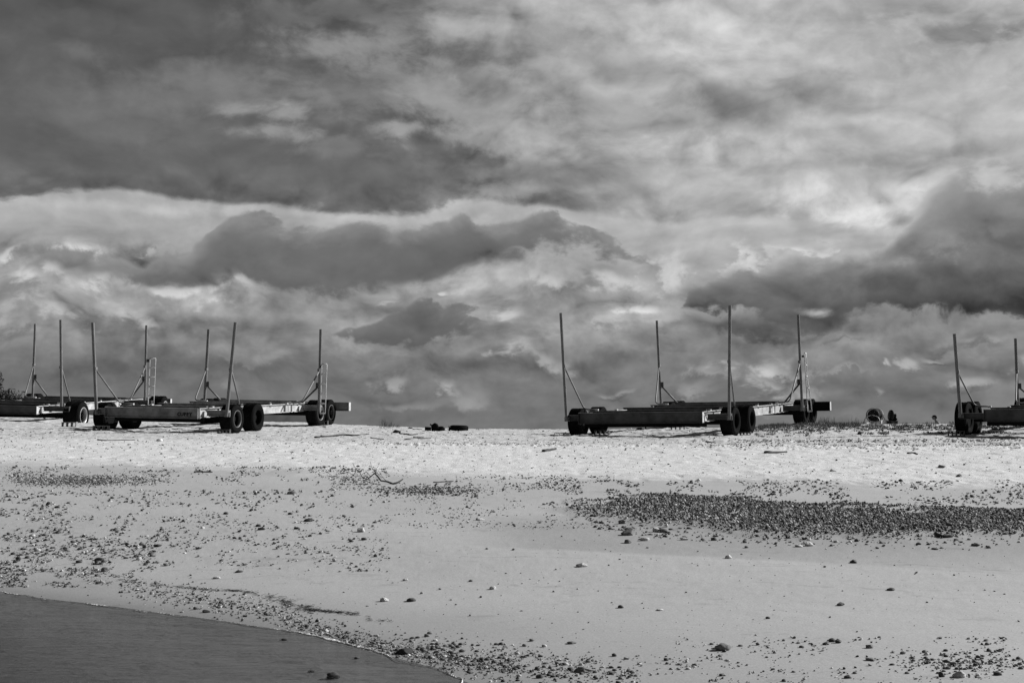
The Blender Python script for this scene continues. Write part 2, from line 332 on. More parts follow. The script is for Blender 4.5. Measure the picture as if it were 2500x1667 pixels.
# ------------------------------------------------------------------ terrain height (z = 0 is the water, the eye at 1.7)
CX = [-2500, -300, 0, 150, 300, 450, 640, 740, 850, 960, 1090, 1300, 1500, 1700, 1850, 1950, 2100, 2500, 5000]
CD = [75, 75, 75, 75, 74, 72, 68, 68, 64, 62, 60, 60, 60, 60, 60, 60, 60, 60, 60]
CY = [1005, 1005, 1008, 1010, 1018, 1026, 1029, 1031, 1037, 1041, 1046, 1048, 1048, 1045, 1041, 1036, 1035, 1035, 1035]
CONTACT = []       # (x, y, z) wheel contacts the ground has to meet
def base_h(x, y):
    D = np.maximum(y, 3.); u = x/D; px = 1250+F*u
    lift = .12*np.clip(-u/.2, -.1, 1.5)*sstep(D, 22, 45)
    pl = -2.07+.039*D+lift + 1.7
    t = .741*(x - np.interp(D, SHY, SHX)) + .10*fbm(x*.5+4, D*.5, 3, 11)
    w = sstep(t, 0., 8.)
    near = .045*t
    h = np.where(t < 0, near, near*(1-w)+pl*w)
    dc = np.interp(px, CX, CD); zc = (1056-np.interp(px, CX, CY))/F*dc + 1.7
    z45 = -2.07+.039*45+.12*np.clip(-u/.2, -.1, 1.5)+1.7
    q = np.clip((D-45)/(dc-45), 0, 1)
    h2 = z45 + (zc-z45)*(q*(1.45-.45*q))
    h = np.where(D > 45, h2, h)
    e = np.maximum(D-dc, 0)
    drop = np.where(e < 12, .011*e*e, .011*144+.12*(e-12)*np.clip(1-(e-12)/60, .0, 1))
    h = h - np.minimum(drop, 4.5)
    if DELTA:
        h = np.array(h, float); x_b = np.broadcast_to(x, h.shape); y_b = np.broadcast_to(y, h.shape)
        for cx_, cy_, dz in DELTA:
            mk = (np.abs(x_b-cx_) < 3) & (np.abs(y_b-cy_) < 3)
            if mk.any(): h[mk] += dz*np.exp(-((x_b[mk]-cx_)**2+(y_b[mk]-cy_)**2)/(2*.8**2))
    return np.maximum(h, -3.)
DELTA = []
SHY = [2, 8, 9.5, 10.1, 10.55, 11.5, 12.1, 12.8, 13.7, 15.07, 17, 20, 40, 200]; SHX = [4, .9, -.22, -.5, -.8, -1.4, -1.9, -2.65, -3.7, -5.53, -8.5, -13.2, -46, -320]
def bank(x, y):
    """0..1 mask of the shingle bank, from its outline"""
    D = np.maximum(y, 3.); px = 1250+F*x/D
    yt = np.interp(px, [1290, 1330, 1380, 1500, 1650, 1827, 2004, 2240, 2500, 3200], [21.8, 22.4, 23.2, 23.8, 24.3, 23.8, 22.9, 22.3, 22.0, 21.5])
    yb = np.interp(px, [1290, 1330, 1425, 1548, 1650, 1827, 2004, 2240, 2500, 3200], [21.6, 21.8, 21.2, 19.9, 19.4, 18.6, 18.2, 18.1, 18.4, 18.6])
    n = 1.7*fbm(x*.8, y*.8, 5, 31, .6)
    return np.clip(np.minimum(yt+n-y, y-yb+n*.6)/1.0+.25, 0, 1)*sstep(px, 1290, 1420)
def dry(x, y):
    return (y+.3*x-29.4) + 1.6*fbm(x*.35, y*.35, 4, 5)
def full_h(x, y):
    h = base_h(x, y); D = y
    dr = sstep(dry(x, y), -.6, 1.2); pla = sstep(D, 42.5, 44.5); up = sstep(h, .02, .2)
    h = h + (1-dr)*up*(.012*fbm(x*.7, y*.9, 4, 41)+.0045*fbm(x*6, y*7, 4, 42, .6))
    h = h + .05*np.clip(bank(x, y), 0, 1)
    dim = fbm(x*2.6, y*1.6, 4, 43); pit = np.maximum(vn(x*3.4, y*2.2, 44)-.16, 0)
    h = h + dr*(1-pla)*((.020+.016*sstep(x, 1, 9))*dim - .075*pit)
    h = h + pla*(.035*fbm(x*2.2, y*1.5, 5, 45, .65)+.02*vn(x*7, y*4, 46))
    px = 1250+F*x/np.maximum(D, 3)
    wob = .5*fbm(x*.15, y*0, 3, 47)
    for Dk, x0, am in ((42.9, 700, .07), (45.9, 1650, .10), (41.4, 1800, .08)):
        rr = np.exp(-((D-Dk-wob)/.42)**2)*sstep(px, x0-250, x0+250)
        h = h + rr*am*(.2+1.0*fbm(x*4.2, y*4.0, 4, 48, .8))
    return h
# ------------------------------------------------------------------ materials
def mat(name, base=.5, rough=.8, metal=0., var=0., vscale=6., bump=0., bscale=40., spec=.5, stretch=(1, 1, 1), island=0.):
    m = bpy.data.materials.new(name); m.use_nodes = True; nt = m.node_tree; q = G(nt)
    p = nt.nodes['Principled BSDF']; p.inputs['Roughness'].default_value = rough; p.inputs['Metallic'].default_value = metal
    p.inputs['Specular IOR Level'].default_value = spec
    co = q.n('ShaderNodeTexCoord').outputs['Object']; co = q.scale(co, stretch)
    v = base
    if var:
        n = q.noise(co, vscale, 6, .62); v = q.m('MULTIPLY', base, q.m('MULTIPLY_ADD', q.m('SUBTRACT', n, .5), var*4, 1.))
    if island:
        ge = q.n('ShaderNodeNewGeometry').outputs['Random Per Island']
        r = q.n('ShaderNodeValToRGB'); q.put(r.inputs[0], ge); els = r.color_ramp.elements
        els[0].position = 0; els[0].color = (.035,)*3+(1,)
        els[1].position = 1; els[1].color = (.62,)*3+(1,)
        for ps, c in ((.45, .07), (.66, .15), (.82, .28), (.93, .5)):
            e = els.new(ps); e.color = (c,)*3+(1,)
        b_ = q.n('ShaderNodeRGBToBW'); q.put(b_.inputs[0], r.outputs[0])
        v = q.m('MULTIPLY', b_.outputs[0], v if var else island)
    if not isinstance(v, float):
        v = q.m('MINIMUM', q.m('MAXIMUM', v, .004), .9)
        c = q.n('ShaderNodeCombineColor')
        for i in range(3): q.put(c.inputs[i], v)
        nt.links.new(c.outputs[0], p.inputs['Base Color'])
    else: p.inputs['Base Color'].default_value = (v, v, v, 1)
    if bump:
        b = q.n('ShaderNodeBump'); b.inputs['Strength'].default_value = 1.; b.inputs['Distance'].default_value = bump
        q.put(b.inputs['Height'], q.noise(co, bscale, 5, .6)); nt.links.new(b.outputs[0], p.inputs['Normal'])
    return m
M = dict(
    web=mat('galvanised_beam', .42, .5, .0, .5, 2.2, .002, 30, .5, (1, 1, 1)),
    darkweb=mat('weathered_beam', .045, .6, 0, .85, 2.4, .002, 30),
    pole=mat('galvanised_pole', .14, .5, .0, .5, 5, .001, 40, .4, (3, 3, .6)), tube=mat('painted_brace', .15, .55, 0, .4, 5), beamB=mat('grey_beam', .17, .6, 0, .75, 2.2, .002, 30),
    bright=mat('bright_galvanised', .5, .5, .0, .35, 9),
    rubber=mat('tyre_rubber', .008, .9, 0, .3, 6, .004, 22, .03),
    rimB=mat('dull_wheel_rim', .1, .5, 0, .4, 8), rim=mat('wheel_rim_steel', .45, .4, .2, .4, 8),
    rimdark=mat('dark_wheel_rim', .012, .95, 0, .3, 8, spec=.02),
    black=mat('black_steel', .01, .95, 0, .3, 5, spec=.02), paint=mat('stencil_paint', .006, .8),
    concrete=mat('concrete', .22, .9, 0, .3, 12, .004, 50), wood=mat('driftwood', .035, .9, 0, .5, 10, .004, 30),
    weed=mat('dried_seaweed', .03, .95, 0, .5, 20, .005, 60), twig=mat('twig_bark', .04, .9, 0, .3, 20),
    pebble=mat('shingle', .5, .75, 0, 0, 6, .0, 60, .4, (1, 1, 1), 1.),
    stone_dark=mat('dark_stone', .045, .7, 0, .5, 30, .003, 70), stone_grey=mat('grey_stone', .16, .85, 0, .4, 25, .004, 60),
    stone_pale=mat('pale_coral_stone', .5, .9, 0, .35, 40, .008, 80),
    leaf=mat('leaves', .045, .7, 0, .4, 3), bark=mat('bark', .06, .9), grass=mat('beach_grass', .07, .8, 0, .5, 2),
    white=mat('white_plastic', .75, .5), skin=mat('skin', .11, .7, spec=.2), cap=mat('dark_cap', .012, .95, spec=.03), shirt=mat('pale_shirt', .32, .9), short=mat('dark_shorts', .05, .9),
    hose=mat('black_hose', .02, .85, 0, .3, 20, spec=.1), foam=mat('foam', .62, .6, 0, .2, 60, .004, 90), hill=mat('headland_scrub', .028, 1., 0, .3, .01),
)
# sand
def sand_mat():
    m = bpy.data.materials.new('beach_sand'); m.use_nodes = True; nt = m.node_tree; q = G(nt); p = nt.nodes['Principled BSDF']
    co = q.n('ShaderNodeTexCoord').outputs['Object']; s = q.n('ShaderNodeSeparateXYZ'); q.put(s.inputs[0], co)
    x, y, z = s.outputs
    n1 = q.noise(co, .35, 6, .55); n2 = q.noise(q.scale(co, (1, .6, 1)), 3.2, 7, .65); n3 = q.noise(co, 55, 3, .7); n4 = q.noise(co, 14, 5, .65)
    d = q.m('ADD', q.m('MULTIPLY_ADD', x, .3, q.m('SUBTRACT', y, 29.6)), q.m('MULTIPLY', q.m('SUBTRACT', n1, .5), 7.))
    d = q.m('ADD', d, q.m('MULTIPLY', q.m('SUBTRACT', n2, .5), 3.))
    dr = q.step(d, -1.8, 2.2)
    pla = q.step(q.m('ADD', y, q.m('MULTIPLY', q.m('SUBTRACT', n2, .5), 3.)), 42.2, 45.)
    wet = q.m('MULTIPLY_ADD', q.m('SUBTRACT', n1, .5), .10, .385)
    # damper stretch seaward of the shingle bank on the right, and down at the waterline
    yb_ = q.m('ADD', y, q.m('MULTIPLY', q.m('SUBTRACT', n1, .5), 2.5)); lo_ = q.m('SUBTRACT', yb_, q.m('MULTIPLY', x, -.16))
    dm = q.m('MULTIPLY', q.step(q.m('MULTIPLY_ADD', x, .42, y), 17.0, 17.35), q.step(y, 19.6, 21.5, 1, 0)); dm = q.m('MULTIPLY', dm, q.step(x, -1.2, .6)); dm = q.m('MULTIPLY', dm, q.step(yb_, 14.6, 17.2, .25, 1.))
    wet = q.m('MULTIPLY', wet, q.m('SUBTRACT', 1., q.m('MULTIPLY', dm, .22)))
    wl = q.step(z, -.15, -.02); wet = q.m('MULTIPLY', wet, q.mix(wl, .26, 1.)); wl0 = q.step(z, -.005, .03); wet = q.m('MULTIPLY', wet, q.mix(wl0, .72, 1.))  # below water, bed colour darkens with depth in place of light the water absorbs
    wl2 = q.step(z, .01, .12); wet = q.m('MULTIPLY', wet, q.mix(wl2, .86, 1.))
    dryc = q.m('MULTIPLY_ADD', q.m('SUBTRACT', n2, .5), .22, .60)
    v = q.mix(dr, wet, dryc); v = q.mix(pla, v, q.m('MULTIPLY_ADD', q.m('SUBTRACT', n2, .5), .5, .50))
    # grains and dark specks of shell and weed
    v = q.m('MULTIPLY', v, q.m('MULTIPLY_ADD', q.m('SUBTRACT', n3, .5), .8, 1.))
    sp = q.noise(q.scale(co, (1, .8, 1)), 22, 2, .6); spk = q.step(sp, .66, .72)
    v = q.m('MULTIPLY', v, q.m('SUBTRACT', 1., q.m('MULTIPLY', spk, q.mix(dr, .05, .45))))
    sp2 = q.noise(q.scale(co, (.8, .9, 1)), 7.5, 5, .75); spk2 = q.step(sp2, .60, .68)
    v = q.m('MULTIPLY', v, q.m('SUBTRACT', 1., q.m('MULTIPLY', spk2, q.mix(pla, q.mix(dr, 0., .15), .5))))
    st = q.noise(q.scale(co, (.55, 1.3, 1)), 2.6, 8, .72, .4); sm = q.step(st, .585, .66)
    v = q.m('MULTIPLY', v, q.m('SUBTRACT', 1., q.m('MULTIPLY', sm, q.mix(dr, .16, .07))))
    st2 = q.noise(q.scale(co, (.5, 2.2, 1), (7, 3, 0)), 6.5, 6, .75, .6); sm2 = q.step(st2, .64, .70)
    v = q.m('MULTIPLY', v, q.m('SUBTRACT', 1., q.m('MULTIPLY', sm2, q.mix(dr, .38, .12))))
    for off_, kx, st_ in ((14.5, .30, .16), (16.1, .10, .20), (17.25, .42, .12), (19.3, -.06, .12), (24.8, .28, .14)):      # broken tide marks
        dl = q.m('ABSOLUTE', q.m('ADD', q.m('MULTIPLY_ADD', x, kx, q.m('SUBTRACT', y, off_)), q.m('MULTIPLY', q.m('SUBTRACT', n1, .5), 5.)))
        ln_ = q.m('MULTIPLY', q.step(dl, .015, .075, 1., 0.), q.step(n2, .44, .56)); v = q.m('MULTIPLY', v, q.m('SUBTRACT', 1., q.m('MULTIPLY', ln_, q.mix(dr, st_, 0.))))
    v = q.m('MAXIMUM', v, .02)
    c = q.n('ShaderNodeCombineColor')
    for i in range(3): q.put(c.inputs[i], v)
    nt.links.new(c.outputs[0], p.inputs['Base Color'])
    q.put(p.inputs['Roughness'], q.mix(wl2, .45, .95)); p.inputs['Specular IOR Level'].default_value = .2
    b = q.n('ShaderNodeBump'); q.put(b.inputs['Distance'], q.mix(dr, .004, .03))
    b.inputs['Strength'].default_value = .8
    q.put(b.inputs['Height'], q.m('ADD', q.m('MULTIPLY', n4, .7), q.m('MULTIPLY', n3, .25))); nt.links.new(b.outputs[0], p.inputs['Normal'])
    return m
M['sand'] = sand_mat()
def water_mat():
    m = bpy.data.materials.new('sea_water'); m.use_nodes = True; nt = m.node_tree; q = G(nt); nt.nodes.remove(nt.nodes['Principled BSDF'])
    out = [n for n in nt.nodes if n.type == 'OUTPUT_MATERIAL'][0]
    co = q.n('ShaderNodeTexCoord').outputs['Object']
    r1 = q.noise(q.scale(co, (.45, 1.5, 1)), 9, 4, .6, .4); r2 = q.noise(q.scale(co, (.6, 1.3, 1)), 2.2, 3, .5, .3); r3 = q.noise(q.scale(co, (.6, 1.3, 1)), 38, 2, .5)
    b = q.n('ShaderNodeBump'); b.inputs['Distance'].default_value = .14; b.inputs['Strength'].default_value = 1.
    q.put(b.inputs['Height'], q.m('ADD', q.m('ADD', q.m('MULTIPLY', r1, .8), q.m('MULTIPLY', r2, 1.5)), q.m('MULTIPLY', r3, .10)))
    lw = q.n('ShaderNodeLayerWeight'); nt.links.new(b.outputs[0], lw.inputs['Normal']); frs = q.m('MULTIPLY_ADD', q.m('POWER', lw.outputs['Facing'], 5.), .98, .02)
    gl = q.n('ShaderNodeBsdfGlossy'); gl.inputs['Roughness'].default_value = .08; gl.inputs[0].default_value = (.9, .9, .9, 1); nt.links.new(b.outputs[0], gl.inputs['Normal'])
    tr = q.n('ShaderNodeBsdfTransparent'); tr.inputs[0].default_value = (.76, .76, .76, 1)
    mx = q.n('ShaderNodeMixShader'); nt.links.new(frs, mx.inputs[0]); nt.links.new(tr.outputs[0], mx.inputs[1]); nt.links.new(gl.outputs[0], mx.inputs[2])
    nt.links.new(mx.outputs[0], out.inputs[0]); return m
M['water'] = water_mat()
# ------------------------------------------------------------------ boat trailers
TR = {  # x, y, z(ground), yaw, pitch, roll, W, L, pole H, pole foot z
 'A': dict(p=(-21.392, 58.088, .17), r=(-.128, .051, .022), W=5.646, L=8.854, H=3.55, zb=1.0, zt=1.0, bh=.35, og=.8, lean={'nR': -.109, 'fR': .002, 'fL': .061, 'nL': 0}, dia=1.17, tw=.7, wl=.35, wr=.33, wy=(.55,), fwy=(.8,)),
 'B': dict(p=(-12.554, 50.057, -.03), r=(-.272, .041, .019), W=5.195, L=8.117, H=3.3, zb=.675, zt=.95, bh=.37, og=.8, lean={'nL': -.179, 'nR': .281, 'fR': .042, 'fL': .15}, dia=1.06, tw=.5, wl=.28, wr=-.36, wrf=-.5, wy=(1.0, 2.7), fwy=(.7, 1.82)),
 'C': dict(p=(4.899, 50.693, -.176), r=(-.45, .045, -.004), W=6.25, L=10.437, H=4.0, zb=.65, zt=.94, bh=.40, og=.8, lean={'nL': -.118, 'nR': .137, 'fR': -.059, 'fL': -.096}, dia=1.06, tw=.5, wl=.03, wr=-.33, wy=(1.1, 3.1), fwy=(1.0, 2.4)),
 'D': dict(p=(18.433, 48.086, -.115), r=(-.567, .038, 0), W=5.8, L=8.868, H=2.95, zb=.68, zt=.95, bh=.43, og=1.0, lean={'nL': -.127, 'nR': .1, 'fR': 0, 'fL': -.014}, dia=1.18, tw=.42, wl=.1, wr=.1, wy=(.75, 2.05), fwy=(1.0, 2.5)),
}
LAB = {'A': 'steel boat trailer cut by the left edge, one shiny wheel rim facing the camera',
       'B': 'steel boat trailer with black stencilled lettering on its front beam',
       'C': 'largest boat trailer right of centre, tallest poles, dark front beam, narrow bent ladder',
       'D': 'dark boat trailer cut off by the right edge of the photo, left end showing'}
def wheel(root, x, y, dia, w, side, shiny, zc=None, tw_key='A'):
    r = dia/2; z = r if zc is None else zc
    prof = [(r*.56, -w*.40), (r*.62, -w*.5), (r*.82, -w*.52), (r*.93, -w*.47), (r*.985, -w*.38), (r, -w*.2), (r, w*.2), (r*.985, w*.38), (r*.93, w*.47), (r*.82, w*.52), (r*.62, w*.5), (r*.56, w*.40)]
    mb = MB(); mb.lathe(prof, 48, None, True)
    for k in range(44):                                   # tread blocks
        a = 2*PI*k/44
        for sgn in (-1, 1):
            R = Matrix.Rotation(a, 3, 'X'); c = R @ Vector((sgn*w*.26, 0, r*.995))
            mb.box(c, (w*.36, r*.085, r*.03), R @ Matrix.Rotation(sgn*.35, 3, 'Z'))
    o = mb.build('wheel', M['rubber'], root); o.location = (x, y, z)
    sg = side
    rb = MB().lathe([(r*.56, sg*w*.40), (r*.60, sg*w*.49), (r*.565, sg*w*.50), (r*.535, sg*w*.42), (r*.525, sg*w*.22), (r*.56, sg*w*.22)], 40, None, True)
    rim = rb.build('rim', (M['rim'] if tw_key == 'A' else M['rimB']) if shiny else M['rimdark'], o)
    db = MB().lathe([(r*.53, sg*w*.10), (r*.45, sg*w*.02), (r*.22, sg*w*.03), (r*.2, sg*w*.2), (r*.15, sg*w*.24), (.002, sg*w*.24)], 36); dish = db.build('dish', M['rimdark'], rim)
    # inner face disc so that the wheel is closed behind
    ib = MB(); ib.lathe([(r*.57, -side*w*.38), (r*.3, -side*w*.2), (.002, -side*w*.2)], 30); ib.build('brake_drum', M['black'], o)
    return o
def make_trailer(key):
    t = TR[key]; W, L, H, zb = t['W'], t['L'], t['H'], t['zb']
    root = empty('boat_trailer', (t['p'][0], t['p'][1], t['p'][2]+EYE)); yaw, pit, rol = t['r']
    R = Matrix.Rotation(yaw, 3, 'Z') @ Matrix.Rotation(pit, 3, 'X') @ Matrix.Rotation(rol, 3, 'Y')
    root.rotation_euler = R.to_euler(); tag(root, LAB[key], 'boat trailer', 'steel boat trailers parked along the top of the beach')
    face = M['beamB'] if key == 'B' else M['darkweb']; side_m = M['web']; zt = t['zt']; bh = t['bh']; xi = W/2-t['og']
    # front beam
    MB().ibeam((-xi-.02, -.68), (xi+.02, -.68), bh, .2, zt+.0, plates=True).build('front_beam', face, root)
    fb = root.children[-1] if root.children else None
    fb = [c for c in bpy.data.objects if c.parent == root and c.name.startswith('front_beam')][0]
    lip = MB(); lip.box((xi+.034, -.68, zt-bh/2), (.02, .17, bh-.04)).build('end_plate', M['bright'], fb)
    for sx_ in (-1, 1):
        b = MB().ibeam((sx_*(xi-.12), -.52), (sx_*(xi-.12), L+2.1), bh-.03, .16, zt-.012, plates=False)
        for yy in (L*.35, L*.82, L+.3): b.box((sx_*(xi-.12)+.0, yy, zt-bh/2), (.15, .014, bh-.09))
        for yy in np.linspace(.6, L+.4, 6): b.box((sx_*(xi-.12), yy, zt+.012), (.1, .14, .05))
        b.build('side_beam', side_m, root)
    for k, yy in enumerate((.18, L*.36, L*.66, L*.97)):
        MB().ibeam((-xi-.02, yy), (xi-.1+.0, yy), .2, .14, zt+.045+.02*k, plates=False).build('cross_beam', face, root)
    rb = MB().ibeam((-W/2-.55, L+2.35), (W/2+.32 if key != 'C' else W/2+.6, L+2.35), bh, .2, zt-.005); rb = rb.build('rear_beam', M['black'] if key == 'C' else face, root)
    MB().box((W/2+(.6 if key == 'C' else .32)+.03, L+2.35, zt-bh/2), (.02, .2, bh-.02)).build('end_plate', M['bright'], rb)
    # cross tubes and low axle beams
    for yy in list(t['wy']) + [L+q for q in t['fwy']]:
        a = MB(); a.box((0, yy, t['dia']/2-.02), (W-.5, .16, .19)); a.box((0, yy+.12, t['dia']/2-.02), (W-.9, .05, .12)); a.build('axle', M['black'], root, .01)
    lb = MB(); lb.box((.1, -.30, zt-bh-.075), (W-1.75, .14, .145)); lb.build('lower_beam', M['black'], root)
    # diagonals lying in the frame
    for sx_ in (-1, 1):
        MB().tube([(sx_*(xi-.2), L*.40, zt-.1), (0, L*.64, zt-.1)], .03, 8).build('diagonal_strut', M['pole'], root)
    # outriggers + poles
    for nm, sx_, yy in (('nL', -1, 0), ('nR', 1, 0), ('fL', -1, L), ('fR', 1, L)):
        zo = {'A': zb-.235, 'B': zb-.02, 'C': zb-.02, 'D': .60}[key]; oh = .21
        ob = MB(); x0, x1 = sx_*(xi-.04), sx_*(W/2+(.05 if key != 'A' else .3)); xm = (x0+x1)/2
        ob.box((xm, yy, zo+oh-.008), (abs(x1-x0), .15, .016)); ob.box((xm, yy, zo+.008), (abs(x1-x0), .15, .016)); ob.box((xm, yy+.05, zo+oh/2), (abs(x1-x0)-.003, .014, oh-.034))
        ob.box((x1+sx_*.009, yy, zo+oh/2), (.014, .154, oh+.008))
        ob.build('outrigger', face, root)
        # pole with its own lean (world sideways -> local)
        ln = R.transposed() @ Vector((t['lean'][nm], 0, 0))
        px_, py_ = sx_*W/2, yy-.09
        foot = Vector((px_, py_, zb-.02)); top = foot+Vector((ln.x, ln.y, H+.02))
        pr = .056 if key in 'AC' else .06
        pts = [foot + (top-foot)*s_ for s_ in (0, .25, .5, .75, 1)]
        pm = MB(); pm.tube(pts, pr, 18, False)
        pm.tube([top-Vector((0, 0, .16)), top-Vector((0, 0, .012))], pr-.012, 14, True)
        for rr_ in (.012,): pm.box(foot+Vector((0, .05, .06)), (.2, .03, .16))
        pm.box(foot+(top-foot)*.56+Vector((0, -.052, 0)), (.035, .02, .05)); pm.box(foot+(top-foot)*.31+Vector((.05, 0, 0)), (.02, .03, .05)) if key != 'A' else None
        po = pm.build('pole', M['pole'], root)
        za = {'A': 1.62, 'B': 1.66, 'C': 2.05, 'D': 1.62}[key]+.0
        at_ = foot+(top-foot)*(za/H); dy = 1.3 if yy == 0 else -1.25; inx = -sx_
        elb = Vector((px_+inx*.2+ln.x*.2, py_+dy, zt+.075)); end = elb+Vector((inx*(.52), 0, -.012))
        MB().tube(bend([at_, elb, end], .2), .03, 10).build('brace', M['tube'], po)
        MB().box(at_+Vector((inx*.02, .03 if dy > 0 else -.03, -.02)), (.10, .15, .11)).build('bracket', M['pole'], po, .006); MB().box(end+Vector((0, 0, -.01)), (.12, .09, .07)).build('bracket', M['bright'], po, .006)
        if yy > 0:
            a2 = foot+(top-foot)*(1.02/H if key != 'C' else 1.2/H); e2 = Vector((px_+inx*.78, py_+.06, zt+.02))
            MB().tube([a2, e2], .038, 8).build('brace', M['darkweb'] if sx_ > 0 else M['pole'], po)
            MB().box(a2+Vector((inx*.08, .0, .0)), (.17, .02, .22)).build('gusset', M['darkweb'], po)
    # wheels
    s_ = 0
    for fy, ws in ((0, t['wy']), (L, t['fwy'])):
        for sx_ in (-1, 1):
            for i, q in enumerate(ws):
                shiny = (key == 'A') or (key == 'B' and sx_ > 0 and ((fy == 0 and i == 0) or fy > 0))
                x_, y_ = sx_*(W/2+((t.get('wrf', t['wr']) if fy > 0 else t['wr']) if sx_ > 0 else t['wl'])), fy+q
                wheel(root, x_, y_, t['dia'], t['tw'], sx_, shiny, None, key)
                wp = R @ Vector((x_, y_, 0)) + Vector(root.location); CONTACT.append((wp.x, wp.y, wp.z))
    # ladder beside the far right pole
    if key in 'ABC':
        lh, lw, z0 = {'A': (2.2, .27, .78), 'B': (2.0, .21, .55), 'C': (2.42, .2, .6)}[key]
        lx = W/2+{'A': .27, 'B': .17, 'C': .20}[key]; ly = L-.25
        if key == 'C': prof = [(.17, .02, 0), (.10, .06, .9/2.42), (.03, .10, 1.3/2.42), (.03, .14, 1.)]
        else: prof = [(lw, .03, 0), (lw, .03, 1.)]
        def off(s): return np.array([np.interp(s, [p[2] for p in prof], [p[i] for p in prof]) for i in (0, 1)])
        ss = sorted(set([0, .2, .4, .55, .7, .85, 1.]+[p[2] for p in prof]))
        slant = -.05
        A_ = [(lx+slant*0+(.07*(1-s) if key == 'C' else slant*(1-s)), ly, z0+lh*s) for s in ss]
        B_ = [(a[0]+off(s)[0], a[1]+off(s)[1], a[2]) for a, s in zip(A_, ss)]
        ld = MB().tube(bend([*reversed(A_)], .03)+bend([*B_], .03), .022, 8).build('ladder', M['bright'], root)
        for k in range(6):
            s = k/5; a = np.array([np.interp(s, ss, [v[i] for v in A_]) for i in range(3)]); b = np.array([np.interp(s, ss, [v[i] for v in B_]) for i in range(3)])
            MB().tube([a, b], .027, 8).build('rung', M['bright'], ld)
        MB().box((W/2+.12 if key != 'A' else W/2+.17, L-.15, z0+lh*.95), (.12 if key != 'A' else .2, .05, .09 if key != 'A' else .15)).build('ladder_bracket', M['darkweb'], root)
    if key == 'B':       # stencilled name on the front beam
        cu = bpy.data.curves.new('lettering', 'FONT'); cu.body = 'CURRY'; cu.size = .165; cu.extrude = .002; cu.space_character = 1.1; cu.offset = .009
        to = bpy.data.objects.new('tmp', cu); col.objects.link(to); bpy.context.view_layer.update()
        me = bpy.data.meshes.new_from_object(to.evaluated_get(bpy.context.evaluated_depsgraph_get())); bpy.data.objects.remove(to)
        me.materials.clear(); me.materials.append(M['paint'])
        lo = bpy.data.objects.new('lettering', me); col.objects.link(lo); lo.parent = fb
        lo.rotation_euler = (PI/2, 0, 0); lo.location = (xi-.80, -.68-.0135, zt-bh/2-.09)
    return root
for k in 'ABCD': make_trailer(k)
bpy.context.view_layer.update()
# let the ground meet the tyres
for (x, y, z) in CONTACT:
    z0 = float(base_h(np.array([x]), np.array([y]))[0]); 
    DELTA.append((x, y, 0)); 
A_ = np.array([[math.exp(-((a[0]-b[0])**2+(a[1]-b[1])**2)/(2*.8**2)) for b in CONTACT] for a in CONTACT])
rhs = np.array([c[2]+.015 - float(base_h(np.array([c[0]]), np.array([c[1]]))[0]) for c in CONTACT])
wts = np.linalg.solve(A_+.06*np.eye(len(A_)), rhs)
DELTA[:] = [(c[0], c[1], float(w_)) for c, w_ in zip(CONTACT, wts)]
print('ground corrections', np.round(rhs, 2).tolist())
# ------------------------------------------------------------------ pixel -> point on the ground
_D = np.concatenate([np.arange(5, 40, .05), np.arange(40, 80, .1)]); _U = np.linspace(-.46, .46, 1000)
_H = base_h(_U[:, None]*_D[None, :], np.broadcast_to(_D[None, :], (len(_U), len(_D))))
def ground_at(px, py):
    px = np.atleast_1d(np.asarray(px, float)); py = np.atleast_1d(np.asarray(py, float))
    c, s = math.cos(PIT), math.sin(PIT); vx = (px-W0/2)/F; vz = -(py-H0/2)/F
    dy = c-vz*s; dz = s+vz*c; u = vx/dy; w_ = dz/dy; out = np.zeros((len(px), 3))
    ui = np.clip(((u-_U[0])/(_U[1]-_U[0])), 0, len(_U)-1.001); k = ui.astype(int); fr = (ui-k)
    for i0 in range(0, len(px), 3000):
        q = slice(i0, i0+3000); Hh = _H[k[q]]*(1-fr[q])[:, None]+_H[k[q]+1]*fr[q][:, None]; Hh = np.maximum(Hh, -.15)
        Z = EYE+w_[q][:, None]*_D[None, :]; hit = Hh >= Z
        j = np.where(hit.any(1), hit.argmax(1), len(_D)-1); j = np.maximum(j, 1); r = np.arange(len(j)); a = (Z-Hh)[r, j-1]; b = (Z-Hh)[r, j]
        t = np.clip(a/(a-b+1e-9), 0, 1); Dh = _D[j-1]+(_D[j]-_D[j-1])*t; out[q, 0] = u[q]*Dh; out[q, 1] = Dh
    out[:, 2] = full_h(out[:, 0], out[:, 1]); return out
def at(px, py): return Vector(ground_at(px, py)[0])
def up_at(px, py, D):
    d = pix_dir(px, py); return Vector((d.x/d.y*D, D, EYE+d.z/d.y*D))
# ------------------------------------------------------------------ ground sheet
def make_ground():
    cu = np.concatenate([np.linspace(-1.6, -.46, 60)[:-1], np.linspace(-.46, .46, 1150), np.linspace(.46, 1.6, 60)[1:]])
    D = [3.5]
    while D[-1] < 160:
        d = D[-1]
        D.append(d + (min(max(.0004*d*d, .012), .11) if d < 64 else (.35 if d < 90 else 2.)))
    D = np.array(D); X = cu[None, :]*D[:, None]; Y = np.broadcast_to(D[:, None], X.shape)
    Z = full_h(X, Y); V = np.stack([X, Y, Z], -1).reshape(-1, 3); r, c = len(D), len(cu)
    i = np.arange(r*c).reshape(r, c); Fc = np.stack([i[:-1, :-1], i[:-1, 1:], i[1:, 1:], i[1:, :-1]], -1).reshape(-1, 4)
    o = np_mesh('ground', V, Fc, M['sand']); tag(o, kind='structure'); print('ground', r, c)
make_ground()
w_ = MB(); w_.box((0, 2000, -.02), (16000, 16000, .04)); wo_ = w_.build('water', M['water']); 
me = wo_.data; bm = bmesh.new(); bm.from_mesh(me)
